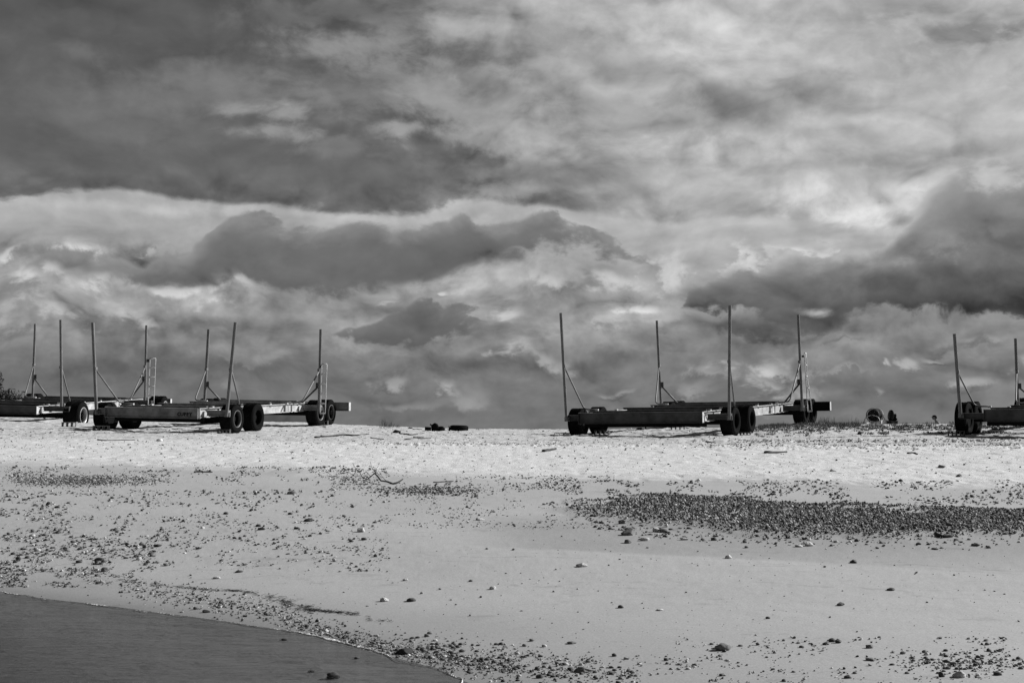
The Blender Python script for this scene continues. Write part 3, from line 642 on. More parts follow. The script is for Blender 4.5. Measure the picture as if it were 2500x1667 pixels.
bmesh.ops.delete(bm, geom=[f for f in bm.faces if f.normal.z < .5], context='FACES'); bm.to_mesh(me); bm.free(); tag(wo_, kind='structure')
sb = MB(); sb.box((0, 2000, -3.6), (16000, 16000, 1.)); sb = sb.build('sea_bed', M['stone_grey']); tag(sb, kind='structure')
# foam along the waterline
def make_foam():
    n = 3200; yy = np.linspace(19.5, 8.6, n); xx = np.interp(yy, SHY, SHX); P = np.stack([xx, yy], 1); N = np.array([.741, .671]); tt = np.linspace(0, 1, n)
    sC = np.linspace(-1.2, 1.2, 500); X = P[:, 0:1]+N[0]*sC; Y = P[:, 1:2]+N[1]*sC; Hh = full_h(X, Y)
    j = (Hh > 0).argmax(1); c = sC[j]; c = c+.09*fbm(tt*34, tt*0, 5, 61)-.03
    bead = np.clip(fbm(tt*30, tt*0+3, 3, 62)*2.4-.1, 0, 1)
    wdt = .003+.022*bead+.014*np.clip(vn(tt*150, tt*0, 66), 0, 1); wdt = wdt*sstep(vn(tt*45, tt*0+9, 67)+.5, .22, .5)+.0010
    V = []; Fc = []; K = 5
    for i in range(n):
        for k in range(K):
            q = (k/(K-1)-.5)*2; d = c[i]+q*wdt[i]+wdt[i]*.9*float(vn(np.array([tt[i]*1500]), np.array([k*3.1]), 63)[0])
            z = .003+.009*(1-q*q)*(.5+float(vn(np.array([tt[i]*900]), np.array([k*1.7]), 64)[0]))
            p = P[i]+N*d; V.append((p[0], p[1], max(z, .002)+ max(0., float(0))))
    for i in range(n-1):
        for k in range(K-1):
            a = i*K+k; Fc.append((a, a+1, a+K+1, a+K))
    V = np.array(V); V[:, 2] += np.maximum(full_h(V[:, 0], V[:, 1]), 0)
    tag(np_mesh('foam', V, Fc, M['foam']), 'thin broken white foam line along the edge of the sea', 'foam', kind='stuff')
make_foam()
# ------------------------------------------------------------------ stones
def ico(sub):
    bm = bmesh.new(); bmesh.ops.create_icosphere(bm, subdivisions=sub, radius=1)
    V = np.array([v.co[:] for v in bm.verts]); Fc = np.array([[v.index for v in f.verts] for f in bm.faces]); bm.free(); return V, Fc
I1, I2, I3 = ico(1), ico(2), ico(3)
def n3(P, s, seed):
    return fbm(P[:, 0]*s+seed*3.1, P[:, 1]*s+P[:, 2]*s*.7, 2, seed)+fbm(P[:, 2]*s+seed, P[:, 0]*s*.6-P[:, 1]*s, 2, seed+5)
def stone_obj(name, px, py, wpx, hpx, m, seed, rough=.35, res=I2, sharp=0, sink=.3):
    p = at(px, py); k = p.y/F; w = wpx*k; h = max(hpx*k, .25*w); r_ = random.Random(seed)
    V = res[0].copy(); V = V*(1+rough*n3(V, 1.4, seed)[:, None]+ (.12*n3(V, 5, seed+9)[:, None] if sharp else 0))
    if sharp:                                   # knock flat facets off it
        for q in range(5):
            d = np.array([r_.uniform(-1, 1), r_.uniform(-1, 1), r_.uniform(-.3, 1)]); d /= np.linalg.norm(d)
            e = V@d; ex = np.maximum(e-.62, 0); V -= ex[:, None]*d*.85
    V = V*np.array([w/2, w*r_.uniform(.36, .5), h*.62]); a = r_.uniform(-.25, .25)
    c, s = math.cos(a), math.sin(a); V = V@np.array([[c, s, 0], [-s, c, 0], [0, 0, 1]]); V[:, 2] += h*.38
    o = np_mesh(name, V, res[1], m, smooth=not sharp); o.location = p-Vector((0, 0, .02*h)); return o
SD, SG, SP = M['stone_dark'], M['stone_grey'], M['stone_pale']
STONES = [
 (1536, 1306, 38, 20, SG, 1, 'square broken block of stone below the left tip of the shingle bank'),
 (1538, 1294, 28, 10, SG, 1, 'flat slab leaning behind the square broken block'),
 (1575, 1320, 24, 10, SP, 0, 'pale smooth oval stone beside the square broken block'),
 (1533, 1326, 19, 11, SG, 0, 'grey rounded stone in front of the square broken block'),
 (1421, 1383, 31, 13, SP, 1, 'pale pitted coral lump alone on damp sand right of centre'),
 (938, 1467, 24, 11, SP, 1, 'pale speckled stone next to a dark oval stone, left of centre'),
 (1003, 1467, 21, 9, SD, 0, 'dark oval stone next to a pale speckled stone'),
 (1149, 1418, 12, 5, SD, 0, 'small dark stone alone on smooth sand at the centre'),
 (1203, 1438, 21, 10, SP, 1, 'pale knobbly shell lump on smooth sand at the centre'),
 (989, 1416, 14, 8, SP, 1, 'small pale coral bit left of the knobbly shell lump'),
 (1515, 1482, 15, 8, SD, 0, 'dark egg-shaped stone on smooth sand below the coral lump'),
 (1611, 1488, 17, 4, SP, 0, 'thin flat pale shell right of the dark egg-shaped stone'),
 (1396, 1570, 25, 6, SG, 0, 'thin curved dark shell lying above the bottom pebble band'),
 (881, 1298, 27, 15, SP, 1, 'pale jagged chunk on the sand left of centre'),
 (888, 1318, 15, 7, SD, 0, 'dark round stone just below the pale jagged chunk'),
 (858, 1322, 12, 6, SD, 0, 'little dark stone left of and below the pale jagged chunk'),
 (989, 1594, 48, 19, M['weed'], 1, 'rough dark seaweed-covered lump at the tip of the waterline'),
 (812, 1655, 33, 17, SD, 0, 'large smooth dark rock standing in the shallow water'),
 (871, 1607, 14, 6, SD, 0, 'small dark stone in the shallow water near the foam'),
 (760, 1640, 18, 7, SD, 0, 'low dark stone in the shallow water left of the smooth rock'),
 (695, 1562, 17, 6, SD, 0, 'flat dark stone under shallow water near the bend of the foam'),
 (1317, 1654, 20, 12, SD, 0, 'dark triangular stone at the bottom edge in the pebble band'),
 (1520, 1278, 21, 12, SG, 1, 'grey rough stone at the lower left foot of the shingle bank'),
 (1601, 1297, 20, 14, SP, 1, 'pale upright stone at the foot of the shingle bank'),
 (1621, 1298, 28, 10, SG, 0, 'grey wedge stone touching a pale upright stone'),
 (1172, 1269, 22, 8, SP, 1, 'pale pointed stone on the sand above the centre'),
 (1422, 1638, 50, 16, SG, 1, 'wide crusted clump in the bottom pebble band'),
 (1766, 1586, 40, 21, SG, 0, 'large dark hump of stone with a pointed left tail, bottom right'),
 (2085, 1374, 21, 10, SD, 1, 'black angular stone alone on the sand on the right'),
 (2175, 1440, 21, 8, SD, 0, 'black long stone on the sand on the right'),
 (2053, 1476, 21, 11, SG, 1, 'grey wedge-shaped stone on the bare sand at right'),
 (1778, 1363, 20, 12, SP, 1, 'pale lump of coral below the middle of the shingle bank'),
 (1975, 1331, 26, 13, SP, 1, 'pale long stone, larger of a touching pair under the shingle bank'),
 (1950, 1334, 20, 9, SP, 1, 'pale low stone, smaller of a touching pair under the shingle bank'),
 (1743, 1318, 15, 10, SD, 0, 'dark round stone right under the shingle bank'),
 (1669, 1317, 20, 9, SP, 1, 'pale crumbly stone left of a dark round stone under the shingle'),
 (1847, 1303, 15, 9, SD, 0, 'dark stone resting on the lower edge of the shingle bank'),
 (2382, 1332, 25, 10, SD, 1, 'black slanting stone below the right end of the shingle bank'),
 (2282, 1341, 17, 4, SD, 0, 'thin flat dark stone below the right end of the shingle bank'),
 (1875, 1509, 13, 6, SD, 0, 'small black flat stone alone in the lower right sand'),
 (2031, 1566, 17, 10, SD, 0, 'rounded black stone, tallest of a cluster of three at lower right'),
 (2046, 1569, 17, 9, SD, 0, 'glossy black stone at the right of a cluster of three'),
 (2016, 1573, 17, 7, SD, 0, 'low black stone at the left of a cluster of three'),
 (2122, 1581, 21, 12, SG, 1, 'dark peaked stone right of the cluster of three black stones'),
 (2125, 1611, 22, 7, SG, 0, 'flat grey stone below the dark peaked stone'),
 (2299, 1651, 19, 13, SD, 1, 'black block of stone at the bottom edge on the right'),
 (2070, 1654, 21, 9, SD, 0, 'dark mound-shaped stone at the bottom edge, right of centre'),
 (2435, 1647, 24, 9, SD, 0, 'long dark stone in the bottom right corner'),
 (2342, 1652, 32, 20, SP, 1, 'pale crusted coral clump at the bottom edge on the right'),
 (2329, 1622, 19, 10, SG, 0, 'grey round stone above the pale crusted clump'),
 (257, 1394, 22, 12, SG, 0, 'grey shark-fin-shaped stone on the sand above the sea'),
 (193, 1373, 18, 8, SD, 0, 'smooth dark stone left of the shark-fin-shaped stone'),
 (245, 1366, 29, 8, SD, 1, 'wide low dark stone above the shark-fin-shaped stone'),
 (340, 1365, 15, 10, SP, 1, 'pale broken shell on the left slope'),
 (386, 1334, 24, 8, SD, 1, 'long dark stone on the left slope'),
 (713, 1206, 25, 9, SG, 0, 'large flat grey stone on smooth sand below the dry belt'),
 (142, 1301, 20, 6, SD, 1, 'short dark bar-like stone far left on the slope'),
 (138, 1240, 17, 7, SD, 1, 'dark jagged stone high on the left slope'),
 (584, 1396, 18, 5, SD, 0, 'low dark stone alone below the left pebble field'),
 (530, 1411, 20, 5, SP, 0, 'thin white shell on the bare sand above the wrack line'),
 (476, 1487, 13, 8, SD, 1, 'small dark upright stone just above the foam'),
 (504, 1494, 20, 8, SD, 1, 'dark lumpy stone just above the foam line'),
 (630, 1285, 15, 8, SD, 0, 'black pointed stone among the middle pebbles'),
 (638, 1293, 19, 8, SD, 0, 'black stone directly below the black pointed stone'),
 (725, 1291, 17, 6, SD, 0, 'dark rounded stone right of the black pointed stone'),
 (752, 1272, 25, 8, SD, 1, 'long dark double-humped stone left of centre'),
 (708, 1256, 14, 6, SD, 0, 'grey-black brick-shaped stone left of centre'),
 (552, 1255, 13, 7, SD, 0, 'dark ball-like stone above the middle pebbles'),
 (2318, 1292, 20, 9, SD, 0, 'dark stone partly buried in the right end of the shingle bank'),
]
for i, (x, y, w, h, m, sh, lab) in enumerate(STONES):
    cat = 'shell' if 'shell' in lab and 'lump' not in lab else ('seaweed' if 'seaweed' in lab else 'stone')
    o = stone_obj({'shell': 'shell', 'seaweed': 'seaweed_lump', 'stone': 'stone'}[cat], x, y, w*.95, h*.85, m, 100+i, .35, I3 if w > 18 else I2, sh)
    tag(o, lab, cat, 'larger stones and shells on the beach')
# scattered pebbles by zone: (count, sampler, size px lo, hi, label, group)
def ell(n, cx, cy, rx, ry): 
    a = rng.normal(0, .42, (n, 2)); return cx+a[:, 0]*rx, cy+a[:, 1]*ry
def rect(n, x0, x1, y0, y1, px=1., py=1.):
    return x0+(x1-x0)*rng.random(n)**px, y0+(y1-y0)*rng.random(n)**py
def along(n, pts, th, skew=0):
    P = np.array(pts, float); t = rng.random(n)*(len(P)-1); i = np.minimum(t.astype(int), len(P)-2); f = (t-i)[:, None]
    q = P[i]*(1-f)+P[i+1]*f; return q[:, 0]+rng.normal(0, 12, n), q[:, 1]+rng.normal(skew, th, n)
def clumpy(x, y, k, s=.02):
    m = fbm(x*s, y*s*3.2, 3, 71)+.25*rng.random(len(x)); o = np.argsort(-m)[:int(len(x)*k)]; return x[o], y[o]
ZN = [
 (clumpy(*rect(3400, -20, 950, 1138, 1184), .45), 3.0, 8, 'small dark pebble in the upper left pebble strip', 'pebbles of the upper left strip'),
 (ell(2600, 190, 1174, 190, 17), 3, 6.5, 'small pebble of the dense patch high on the left', 'pebbles of the upper left patch'),
 (ell(1100, 1050, 1198, 170, 17), 3.5, 9, 'small pebble of the patch below the dead branch', 'pebbles below the dead branch'),
 (clumpy(*rect(1500, 800, 1500, 1160, 1200), .5), 3, 8, 'small dark pebble in the strip above the centre', 'pebbles of the upper middle strip'),
 (clumpy(*rect(3200, 1300, 2520, 1172, 1232), .5), 3.5, 11, 'small pebble in the strip above the shingle bank', 'pebbles above the shingle bank'),
 (clumpy(*rect(1400, 900, 1560, 1215, 1290), .5), 2.5, 8, 'small dark pebble on the sand left of the shingle bank', 'pebbles left of the shingle bank'),
 (clumpy(*rect(7800, -20, 950, 1196, 1395, 1.35), .6), 2.2, 11, 'dark pebble of the wide pebble field on the left slope', 'pebbles of the left slope'),
 (clumpy(*rect(700, -20, 420, 1290, 1385), .5), 4, 14, 'dark pebble low on the left slope', 'pebbles of the lower left slope'),
 (clumpy(*rect(1500, -20, 330, 1388, 1434), .55), 3, 11, 'pebble in the band just above the sea at far left', 'pebbles above the sea at far left'),
 (along(2200, [(300, 1425), (500, 1455), (680, 1490), (800, 1540), (900, 1562), (1000, 1585), (1120, 1610), (1260, 1622)], 15, 8), 4, 11, 'pebble in the band between the wrack line and the foam', 'pebbles along the wrack line'),
 (along(1000, [(1000, 1575), (1150, 1588), (1280, 1606), (1400, 1628), (1560, 1645)], 20, 8), 3.5, 14, 'pebble of the bottom middle pebble band', 'pebbles of the bottom band'),
 (clumpy(*rect(700, 1050, 1800, 1600, 1675), .5), 4, 12, 'pebble scattered along the bottom edge in the middle', 'pebbles at the bottom middle'),
 (clumpy(*rect(1300, 1650, 2520, 1555, 1675), .45), 4, 12, 'pebble scattered over the lower right sand', 'pebbles of the lower right'),
 (ell(500, 2360, 1618, 210, 26), 4, 13, 'pebble of the dense scatter near the lower right corner', 'pebbles of the lower right corner'),
 (rect(1100, 0, 2500, 1230, 1600), 2, 8, 'single pebble lying alone on the bare damp sand', 'lone pebbles on the bare sand'),
 (rect(650, 0, 2500, 1098, 1165), 3, 7, 'small dark bit lying on the pale dry sand belt', 'bits on the dry sand belt'),
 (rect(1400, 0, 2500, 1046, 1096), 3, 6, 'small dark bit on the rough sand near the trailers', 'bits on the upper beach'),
 ((lambda a, b: (np.concatenate([a[0], b[0]]), np.concatenate([a[1], b[1]])))(along(700, [(1700, 1088.5), (2100, 1088), (2500, 1087)], 2.4), along(650, [(1780, 1078.5), (2100, 1078), (2500, 1076)], 1.8)), 3, 6, 'dark bit added along the wheel tracks at right for ridge shade', 'bits in the wheel tracks'),  # dark bits added to stand in for shade between the rough track ridges
 (along(350, [(900, 1083), (1150, 1084), (1420, 1086)], 1.8), 3, 5.5, 'dark bit added along the wheel track at the centre for ridge shade', 'bits in the middle wheel track'),  # more added bits, darkening the centre track as ridge shade would
 (along(500, [(1400, 1240), (1500, 1290), (1650, 1300), (1900, 1318), (2200, 1322), (2500, 1316)], 9, 0), 5, 13, 'pebble strewn along the lower edge of the shingle bank', 'pebbles under the shingle bank'),
]
XS = []; 
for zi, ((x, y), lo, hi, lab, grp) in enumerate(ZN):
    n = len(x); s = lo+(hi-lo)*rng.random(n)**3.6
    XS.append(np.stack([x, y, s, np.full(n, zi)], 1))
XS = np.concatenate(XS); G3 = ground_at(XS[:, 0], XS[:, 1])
ok = (base_h(G3[:, 0], G3[:, 1]) > .0) & (G3[:, 1] < 60.5); XS, G3 = XS[ok], G3[ok]
import re
CUT = r' (alone|below|leaning|beside|in|next|on|at|right|left|touching|just|standing|under|near|above|lying|directly|among|high|low|far|resting|partly|larger|smaller|tallest|with) '
ANC = {}
for (x, y, w, h, m, sh, lab) in STONES:
    a = re.split(CUT, lab)[0]; ANC.setdefault(a, []).append((x, y))
ANC = [(a, *p[0]) for a, p in ANC.items() if len(p) == 1 and len(a.split()) >= 3 and a not in ('small dark stone', 'little dark stone')]
USED = set()
def where(px, py, tone, shape):
    for a, x, y in sorted(ANC, key=lambda q: (q[1]-px)**2+(3*(q[2]-py))**2)[:14]:
        dx, dy = px-x, (py-y)*3; d = math.hypot(dx, dy)
        v = '' if abs(dy) < .41*abs(dx) else ('above' if dy < 0 else 'below'); h_ = '' if abs(dx) < .41*abs(dy) else ('left' if dx < 0 else 'right')
        dr_ = (v+' and '+h_+' of' if v and h_ else (h_+' of' if h_ else v))
        ds = 'just ' if d < 70 else ('' if d < 170 else 'some way ')
        for sp_ in ('', shape+' '):
            t_ = f'{sp_}{tone} pebble {ds}{dr_} the {a}'
            if t_ not in USED and len(t_.split()) <= 16: USED.add(t_); return t_
    return None
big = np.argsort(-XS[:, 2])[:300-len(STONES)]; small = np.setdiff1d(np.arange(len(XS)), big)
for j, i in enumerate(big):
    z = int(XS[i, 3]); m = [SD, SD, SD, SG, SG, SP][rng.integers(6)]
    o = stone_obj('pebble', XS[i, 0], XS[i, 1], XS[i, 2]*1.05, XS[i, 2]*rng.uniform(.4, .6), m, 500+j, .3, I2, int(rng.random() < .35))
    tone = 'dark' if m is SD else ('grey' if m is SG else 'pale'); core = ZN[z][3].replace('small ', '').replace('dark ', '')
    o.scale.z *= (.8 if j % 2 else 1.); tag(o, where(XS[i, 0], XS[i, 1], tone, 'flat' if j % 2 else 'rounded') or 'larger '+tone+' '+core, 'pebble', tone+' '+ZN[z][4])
def pebble_cloud(name, P, S, label, flat=.5, seedb=0, base=I1):
    """many small stones as one mesh"""
    n = len(P); V0, F0 = base; nv = len(V0)
    d = 1+.5*(rng.random((n, nv))-.5); V = V0[None]*d[:, :, None]
    sc3 = np.stack([S/2, S/2*rng.uniform(.55, 1., n), S/2*rng.uniform(.4, .95, n)*flat/.5], 1); V = V*sc3[:, None, :]
    a = rng.random(n)*2*PI; c, s = np.cos(a)[:, None], np.sin(a)[:, None]
    x = V[:, :, 0]*c-V[:, :, 1]*s; y = V[:, :, 0]*s+V[:, :, 1]*c; V = np.stack([x, y, V[:, :, 2]], -1)
    t = rng.normal(0, .22, n)[:, None]; z = V[:, :, 2]+V[:, :, 0]*t; V[:, :, 2] = z
    V = V+P[:, None, :]; V[:, :, 2] += (sc3[:, 2]*.45)[:, None]
    Fc = (F0[None]+(np.arange(n)*nv)[:, None, None]).reshape(-1, 3)
    o = np_mesh(name, V.reshape(-1, 3), Fc, M['pebble'], smooth=False); tag(o, label, 'pebbles', kind='stuff'); return o
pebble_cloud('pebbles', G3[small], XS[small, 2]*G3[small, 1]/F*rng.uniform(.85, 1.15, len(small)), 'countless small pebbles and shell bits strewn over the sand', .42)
# the shingle bank
nb = 230000; bx = rng.uniform(0, 13.5, nb); by = rng.uniform(17, 25.5, nb); k = bank(bx, by); pxb = 1250+F*bx/by; keep = rng.random(nb) < k**1.7*.62*(.35+.65*sstep(pxb, 1380, 1600))*(.75+.5*(fbm(bx*1.5, by*1.5, 3, 33)+.5)); bx, by = bx[keep], by[keep]
print('bank pebbles', len(bx), 'scatter', len(small))
bz = full_h(bx, by); bs = .011+.045*rng.random(len(bx))**4.5
pebble_cloud('shingle', np.stack([bx, by, bz+.012*rng.random(len(bx))], 1), bs, 'dense bank of small stones running in from the right', .55)
#--MORE--
# ------------------------------------------------------------------ wrack line of fine dark weed
def sticks(name, P, Ln, r, m, label, cat, az_s=.5, lift=.004, kind='stuff', group=None):
    n = len(P); a = rng.normal(0, az_s, n); dx, dy = np.cos(a)*Ln/2, np.sin(a)*Ln/2; dz = rng.normal(0, .12, n)*Ln
    V = []; q = np.stack([dx, dy, dz], 1); side = np.stack([-np.sin(a), np.cos(a), np.zeros(n)], 1)*r; up = np.array([0, 0, r])
    mid = P+rng.normal(0, .12, (n, 3))*Ln[:, None]*np.array([1, 1, .3])
    rings = [P-q, mid, P+q]; allv = []
    for R_ in rings: allv += [R_+side, R_+up, R_-side]
    V = np.stack(allv, 1); V[:, :, 2] += lift+r
    f0 = []
    for s_ in range(2):
        for k in range(3): a_ = s_*3+k; b_ = s_*3+(k+1) % 3; f0.append((a_, b_, b_+3, a_+3))
    f0 = np.array(f0); Fc = (f0[None]+(np.arange(n)*9)[:, None, None]).reshape(-1, 4)
    o = np_mesh(name, V.reshape(-1, 3), Fc, m); tag(o, label, cat, group, kind); return o
wx, wy = along(620, [(280, 1416), (400, 1430), (504, 1439), (590, 1443), (669, 1459), (700, 1472), (735, 1487), (790, 1492), (850, 1496), (900, 1508), (930, 1518)], .9)
kp = vn(wx*.05, wx*0, 77)+.5 > .28; wx, wy = wx[kp], wy[kp]
w2 = along(110, [(640, 1452), (690, 1468), (735, 1485), (760, 1487)], 5); wx = np.concatenate([wx, w2[0]]); wy = np.concatenate([wy, w2[1]])
P = ground_at(wx, wy); sticks('wrack_line', P, .02+.07*rng.random(len(P)), .0022, M['weed'], 'thin dark line of seaweed bits left along the shore', 'seaweed')
# ------------------------------------------------------------------ grass and creeping plants on the crest
def grass(name, px, py, hgt, label, wdt=.006, lean=.5, m=None):
    P = ground_at(px, py); n = len(P); a = rng.random(n)*2*PI; L_ = hgt*(.4+.8*rng.random(n)); ln = lean*rng.random(n)
    side = np.stack([-np.sin(a), np.cos(a), 0*a], 1)*wdt; d = np.stack([np.cos(a)*ln, np.sin(a)*ln, np.ones(n)], 1)
    mid = P+d*np.array([.6, .6, 1])*(L_*.5)[:, None]; tip = P+d*np.array([1.4, 1.4, .95])*L_[:, None]
    V = np.stack([P-side-[0, 0, .02], P+side-[0, 0, .02], mid-side*.8, mid+side*.8, tip-side*.2, tip+side*.2], 1)
    f0 = np.array([(0, 1, 3, 2), (2, 3, 5, 4)]); Fc = (f0[None]+(np.arange(n)*6)[:, None, None]).reshape(-1, 4)
    o = np_mesh(name, V.reshape(-1, 3), Fc, m or M['grass']); tag(o, label, 'grass', kind='stuff'); return o
gx = np.concatenate([rng.uniform(1850, 2340, 3600), rng.uniform(1855, 2120, 2600), rng.uniform(925, 975, 160), rng.uniform(2350, 2500, 200)])
cy_ = np.interp(gx, CX, CY); gy = cy_+.3+np.abs(rng.normal(0, 4.2, len(gx)))
m_ = fbm(gx*.03, gy*.35, 3, 81) > np.where(gx < 2110, -.1, .03); gx, gy = gx[m_], gy[m_]
grass('beach_grass', gx, gy, .13, 'short dark grass and creepers along the crest of the beach at right', .007, .9)
tx = np.concatenate([rng.normal(2012, 14, 90), rng.normal(1990, 50, 60), rng.normal(2090, 6, 14), rng.normal(943, 10, 60)]); ty = np.interp(tx, CX, CY)+.5
grass('tall_grass', tx, ty, .34, 'taller thin grass stems standing on the crest', .005, .35)
cx_ = rng.uniform(1830, 2460, 300); cyy = np.interp(cx_, CX, CY)+4+np.abs(rng.normal(0, 9, len(cx_))); 
cl = np.repeat(np.stack([cx_, cyy], 1), 22, 0)+rng.normal(0, 1, (300*22, 2))*np.array([5, .8])
grass('creeping_plants', cl[:, 0], cl[:, 1], .06, 'low dark creeping plants patching the sand below the crest', .016, 1.4)
# ------------------------------------------------------------------ concrete blocks chocking the wheels
def block(px, py, rot, lab, dark=False, n=3, scale=1.):
    p = at(px, py); w, d, h = .56*scale, .2*scale, .19*scale; mb = MB(); t_ = .032
    mb.box((0, 0, h-t_/2), (w, d, t_)); mb.box((0, 0, t_/2), (w, d, t_))
    for k in range(n+1): mb.box((-w/2+t_/2+(w-t_)*k/n, 0, h/2), (t_, d-.004, h-2*t_+.004))
    o = mb.build('concrete_block', M['darkweb'] if dark else M['concrete'], None, .004); o.location = p-Vector((0, 0, .01)); o.rotation_euler = (0, 0, rot)
    tag(o, lab, 'concrete block', 'concrete blocks chocking the trailer wheels')
block(170, 1041, -.05, 'pale hollow block under the shiny-rimmed wheel at far left')
block(247, 1051.5, -.1, 'hollow block in front of the left wheel of the lettered trailer')
block(547, 1058.5, -.1, 'dark hollow block in front of the right wheel of the lettered trailer', True, 3, .8)
block(785, 1036.5, -.1, 'hollow block against the far right wheel of the lettered trailer', True)
block(1470, 1062, -.4, 'dark hollow block between the left wheels of the largest trailer', True)
block(1655, 1048.5, -.3, 'dark hollow block by the distant left wheel of the largest trailer', True)
block(2335, 1064, -.2, 'dark hollow block beside the wheel of the right-hand trailer', True, 4)
block(2497, 1042, -.2, 'dark hollow block at the right edge under the right-hand trailer', True)
block(1820, 1062, -.4, 'small hollow block behind the right wheels of the largest trailer', True, 3, .7)
# ------------------------------------------------------------------ driftwood, weed and litter
def log(name, pts_px, r, label, cat='driftwood', m=None, dD=0.15, group=None, raised=0.):
    P = []
    for i, (x, y) in enumerate(pts_px):
        q = at(x, y); q.z += r*.6+raised; P.append(q)
    Q = []
    for a, b in zip(P, P[1:]):
        for t_ in (0, .34, .67): Q.append(a.lerp(b, t_)+Vector((0, 0, random.uniform(-.25, .25)*r)))
    Q.append(P[-1]); c = Q[0].copy(); mb = MB(); mb.tube([q-c for q in Q], r, 8, True, r*.55); o = mb.build(name, m or M['wood']); o.location = c
    tag(o, label, cat, group); return o
log('driftwood', [(1326, 1102), (1342, 1100), (1357, 1098)], .05, 'short dark driftwood stick with a forked end on the dry sand at the centre')
log('driftwood', [(1868, 1106.5), (1895, 1105), (1921, 1104)], .05, 'long black driftwood piece on the pale dry sand at right')
log('driftwood', [(478, 1153), (500, 1153), (519, 1153)], .02, 'thin straight dark stick on the sand at left')
log('driftwood', [(2216, 1108), (2230, 1105.5), (2240, 1108)], .03, 'small bent dark stick on the dry sand at right')
log('driftwood', [(2098, 1061), (2107, 1059)], .07, 'short black piece of wood on the crest below the hose reel')
log('driftwood', [(2285, 1310), (2300, 1314), (2326, 1313)], .03, 'black waterlogged branch in the lower edge of the shingle bank')
log('driftwood', [(1724, 1079), (1735, 1080), (1748, 1081)], .02, 'thin twig on the rough sand in front of the largest trailer')
log('driftwood', [(2283, 1049), (2320, 1050)], .02, 'thin plank lying left of the right-hand trailer')
log('driftwood', [(238, 1074), (260, 1076), (330, 1075)], .018, 'long thin cane on the rough sand in front of the lettered trailer')
for i, (pts, lab) in enumerate([
    ([(768, 1068), (800, 1067), (840, 1063), (872, 1064), (900, 1060)], 'longest dark strand of dried seaweed on the upper beach'),
    ([(905, 1069), (925, 1071), (938, 1071)], 'short seaweed strand right of the longest strand'),
    ([(988, 1072), (1020, 1071), (1052, 1071.5)], 'flat seaweed strand below the old tyre'),
    ([(1009, 1069), (1034, 1068)], 'faint seaweed strand just above the flat strand'),
    ([(975, 1059), (1006, 1061), (1020, 1061)], 'seaweed strand at the foot of the dark seaweed clump'),
    ([(1008, 1049), (1030, 1049)], 'seaweed strand left of the debris heap')]):
    log('seaweed_strand', pts, .035 if i == 0 else .022, lab, 'seaweed', M['weed'], group='seaweed strands on the upper beach')
def lump(name, px, py, w, h, m, lab, cat, seed, group=None):
    o = stone_obj(name, px, py, w, h, m, seed, .6, I3, 1); tag(o, lab, cat, group); return o
lump('seaweed_clump', 970, 1056, 17, 9, M['weed'], 'dark clump of seaweed left of the debris heap', 'seaweed', 901)
lump('seaweed_clump', 1003, 1046, 12, 4, M['weed'], 'low dark seaweed clump on the crest left of the debris heap', 'seaweed', 902)
lump('sand_mound', 2300, 1140, 26, 5, M['concrete'], 'pale low mound of crusted sand on the dry belt at right', 'mound', 903)
lump('stone', 2342, 1162, 17, 7, SG, 'round grey stone on the dry belt, far right', 'stone', 904, 'larger stones and shells on the beach')
lump('stone', 2034, 1151, 15, 6, SP, 'pale stone on the dry sand belt at right', 'stone', 905, 'larger stones and shells on the beach')
lump('shell', 389, 1076, 19, 7, M['white'], 'bright white shell-like litter on the rough sand at left', 'litter', 906)
# debris heap and old tyre on the crest
def heap():
    p = at(1062, 1052); r = empty('debris_heap', p); k = p.y/F
    MB().box((-17*k, 0, 4.5*k), (15*k, .3, 9*k), Matrix.Rotation(.06, 3, 'Y')).build('crate', M['black'], r, .01)
    def blobm(nm, x, z, w, h, seed):
        V = I3[0]*(1+.4*n3(I3[0], 1.5, seed)[:, None]); V = V*np.array([w*k/2, w*k*.35, h*k/2])+np.array([x*k, .1, z*k])
        np_mesh(nm, V, I3[1], M['black'], r, True)
    blobm('bundle', 0, 7, 19, 19, 911); blobm('bundle', 13, 4.5, 22, 11, 912); blobm('bundle', 6, 3, 16, 8, 913)
    MB().tube([(-8*k, 0, 12*k), (-12*k, 0, 16*k)], .03, 8).build('handle', M['black'], r)
    tag(r, 'black heap of crate and bundles lying on the crest of the beach', 'debris')
heap()
def old_tyre():
    p = at(1121, 1051.5); R_, w = .37, .2; mb = MB()
    MX = Matrix.Rotation(PI/2, 4, 'Y')
    mb.lathe([(R_*.58, -w*.4), (R_*.8, -w*.52), (R_*.97, -w*.4), (R_, 0), (R_*.97, w*.4), (R_*.8, w*.52), (R_*.58, w*.4)], 40, MX, True)
    o = mb.build('old_tyre', M['rubber']); o.location = p+Vector((0, 0, w*.55)); o.rotation_euler = (.05, .04, 0); tag(o, 'old black tyre lying flat on the crest beside the debris heap', 'tyre')
old_tyre()
def spike(px, py, h, lab):
    p = at(px, py); mb = MB(); mb.tube([(0, 0, -.03), (.0, 0, h*.5), (-.02, 0, h)], .05, 8, True, .01); o = mb.build('stake', M['black']); o.location = p; tag(o, lab, 'stake')
spike(1097, 1051, .2, 'small black stake between the debris heap and the old tyre')
spike(1576.5, 1047.5, .14, 'tiny dark stake seen under the beam of the largest trailer')
lump('debris_pile', 1561.5, 1047.5, 18, 5, M['black'], 'low dark debris seen under the beam of the largest trailer', 'debris', 921)
lump('bottle', 1540, 1047.5, 3.5, 5, M['white'], 'tiny white bottle seen under the beam of the largest trailer', 'bottle', 922)
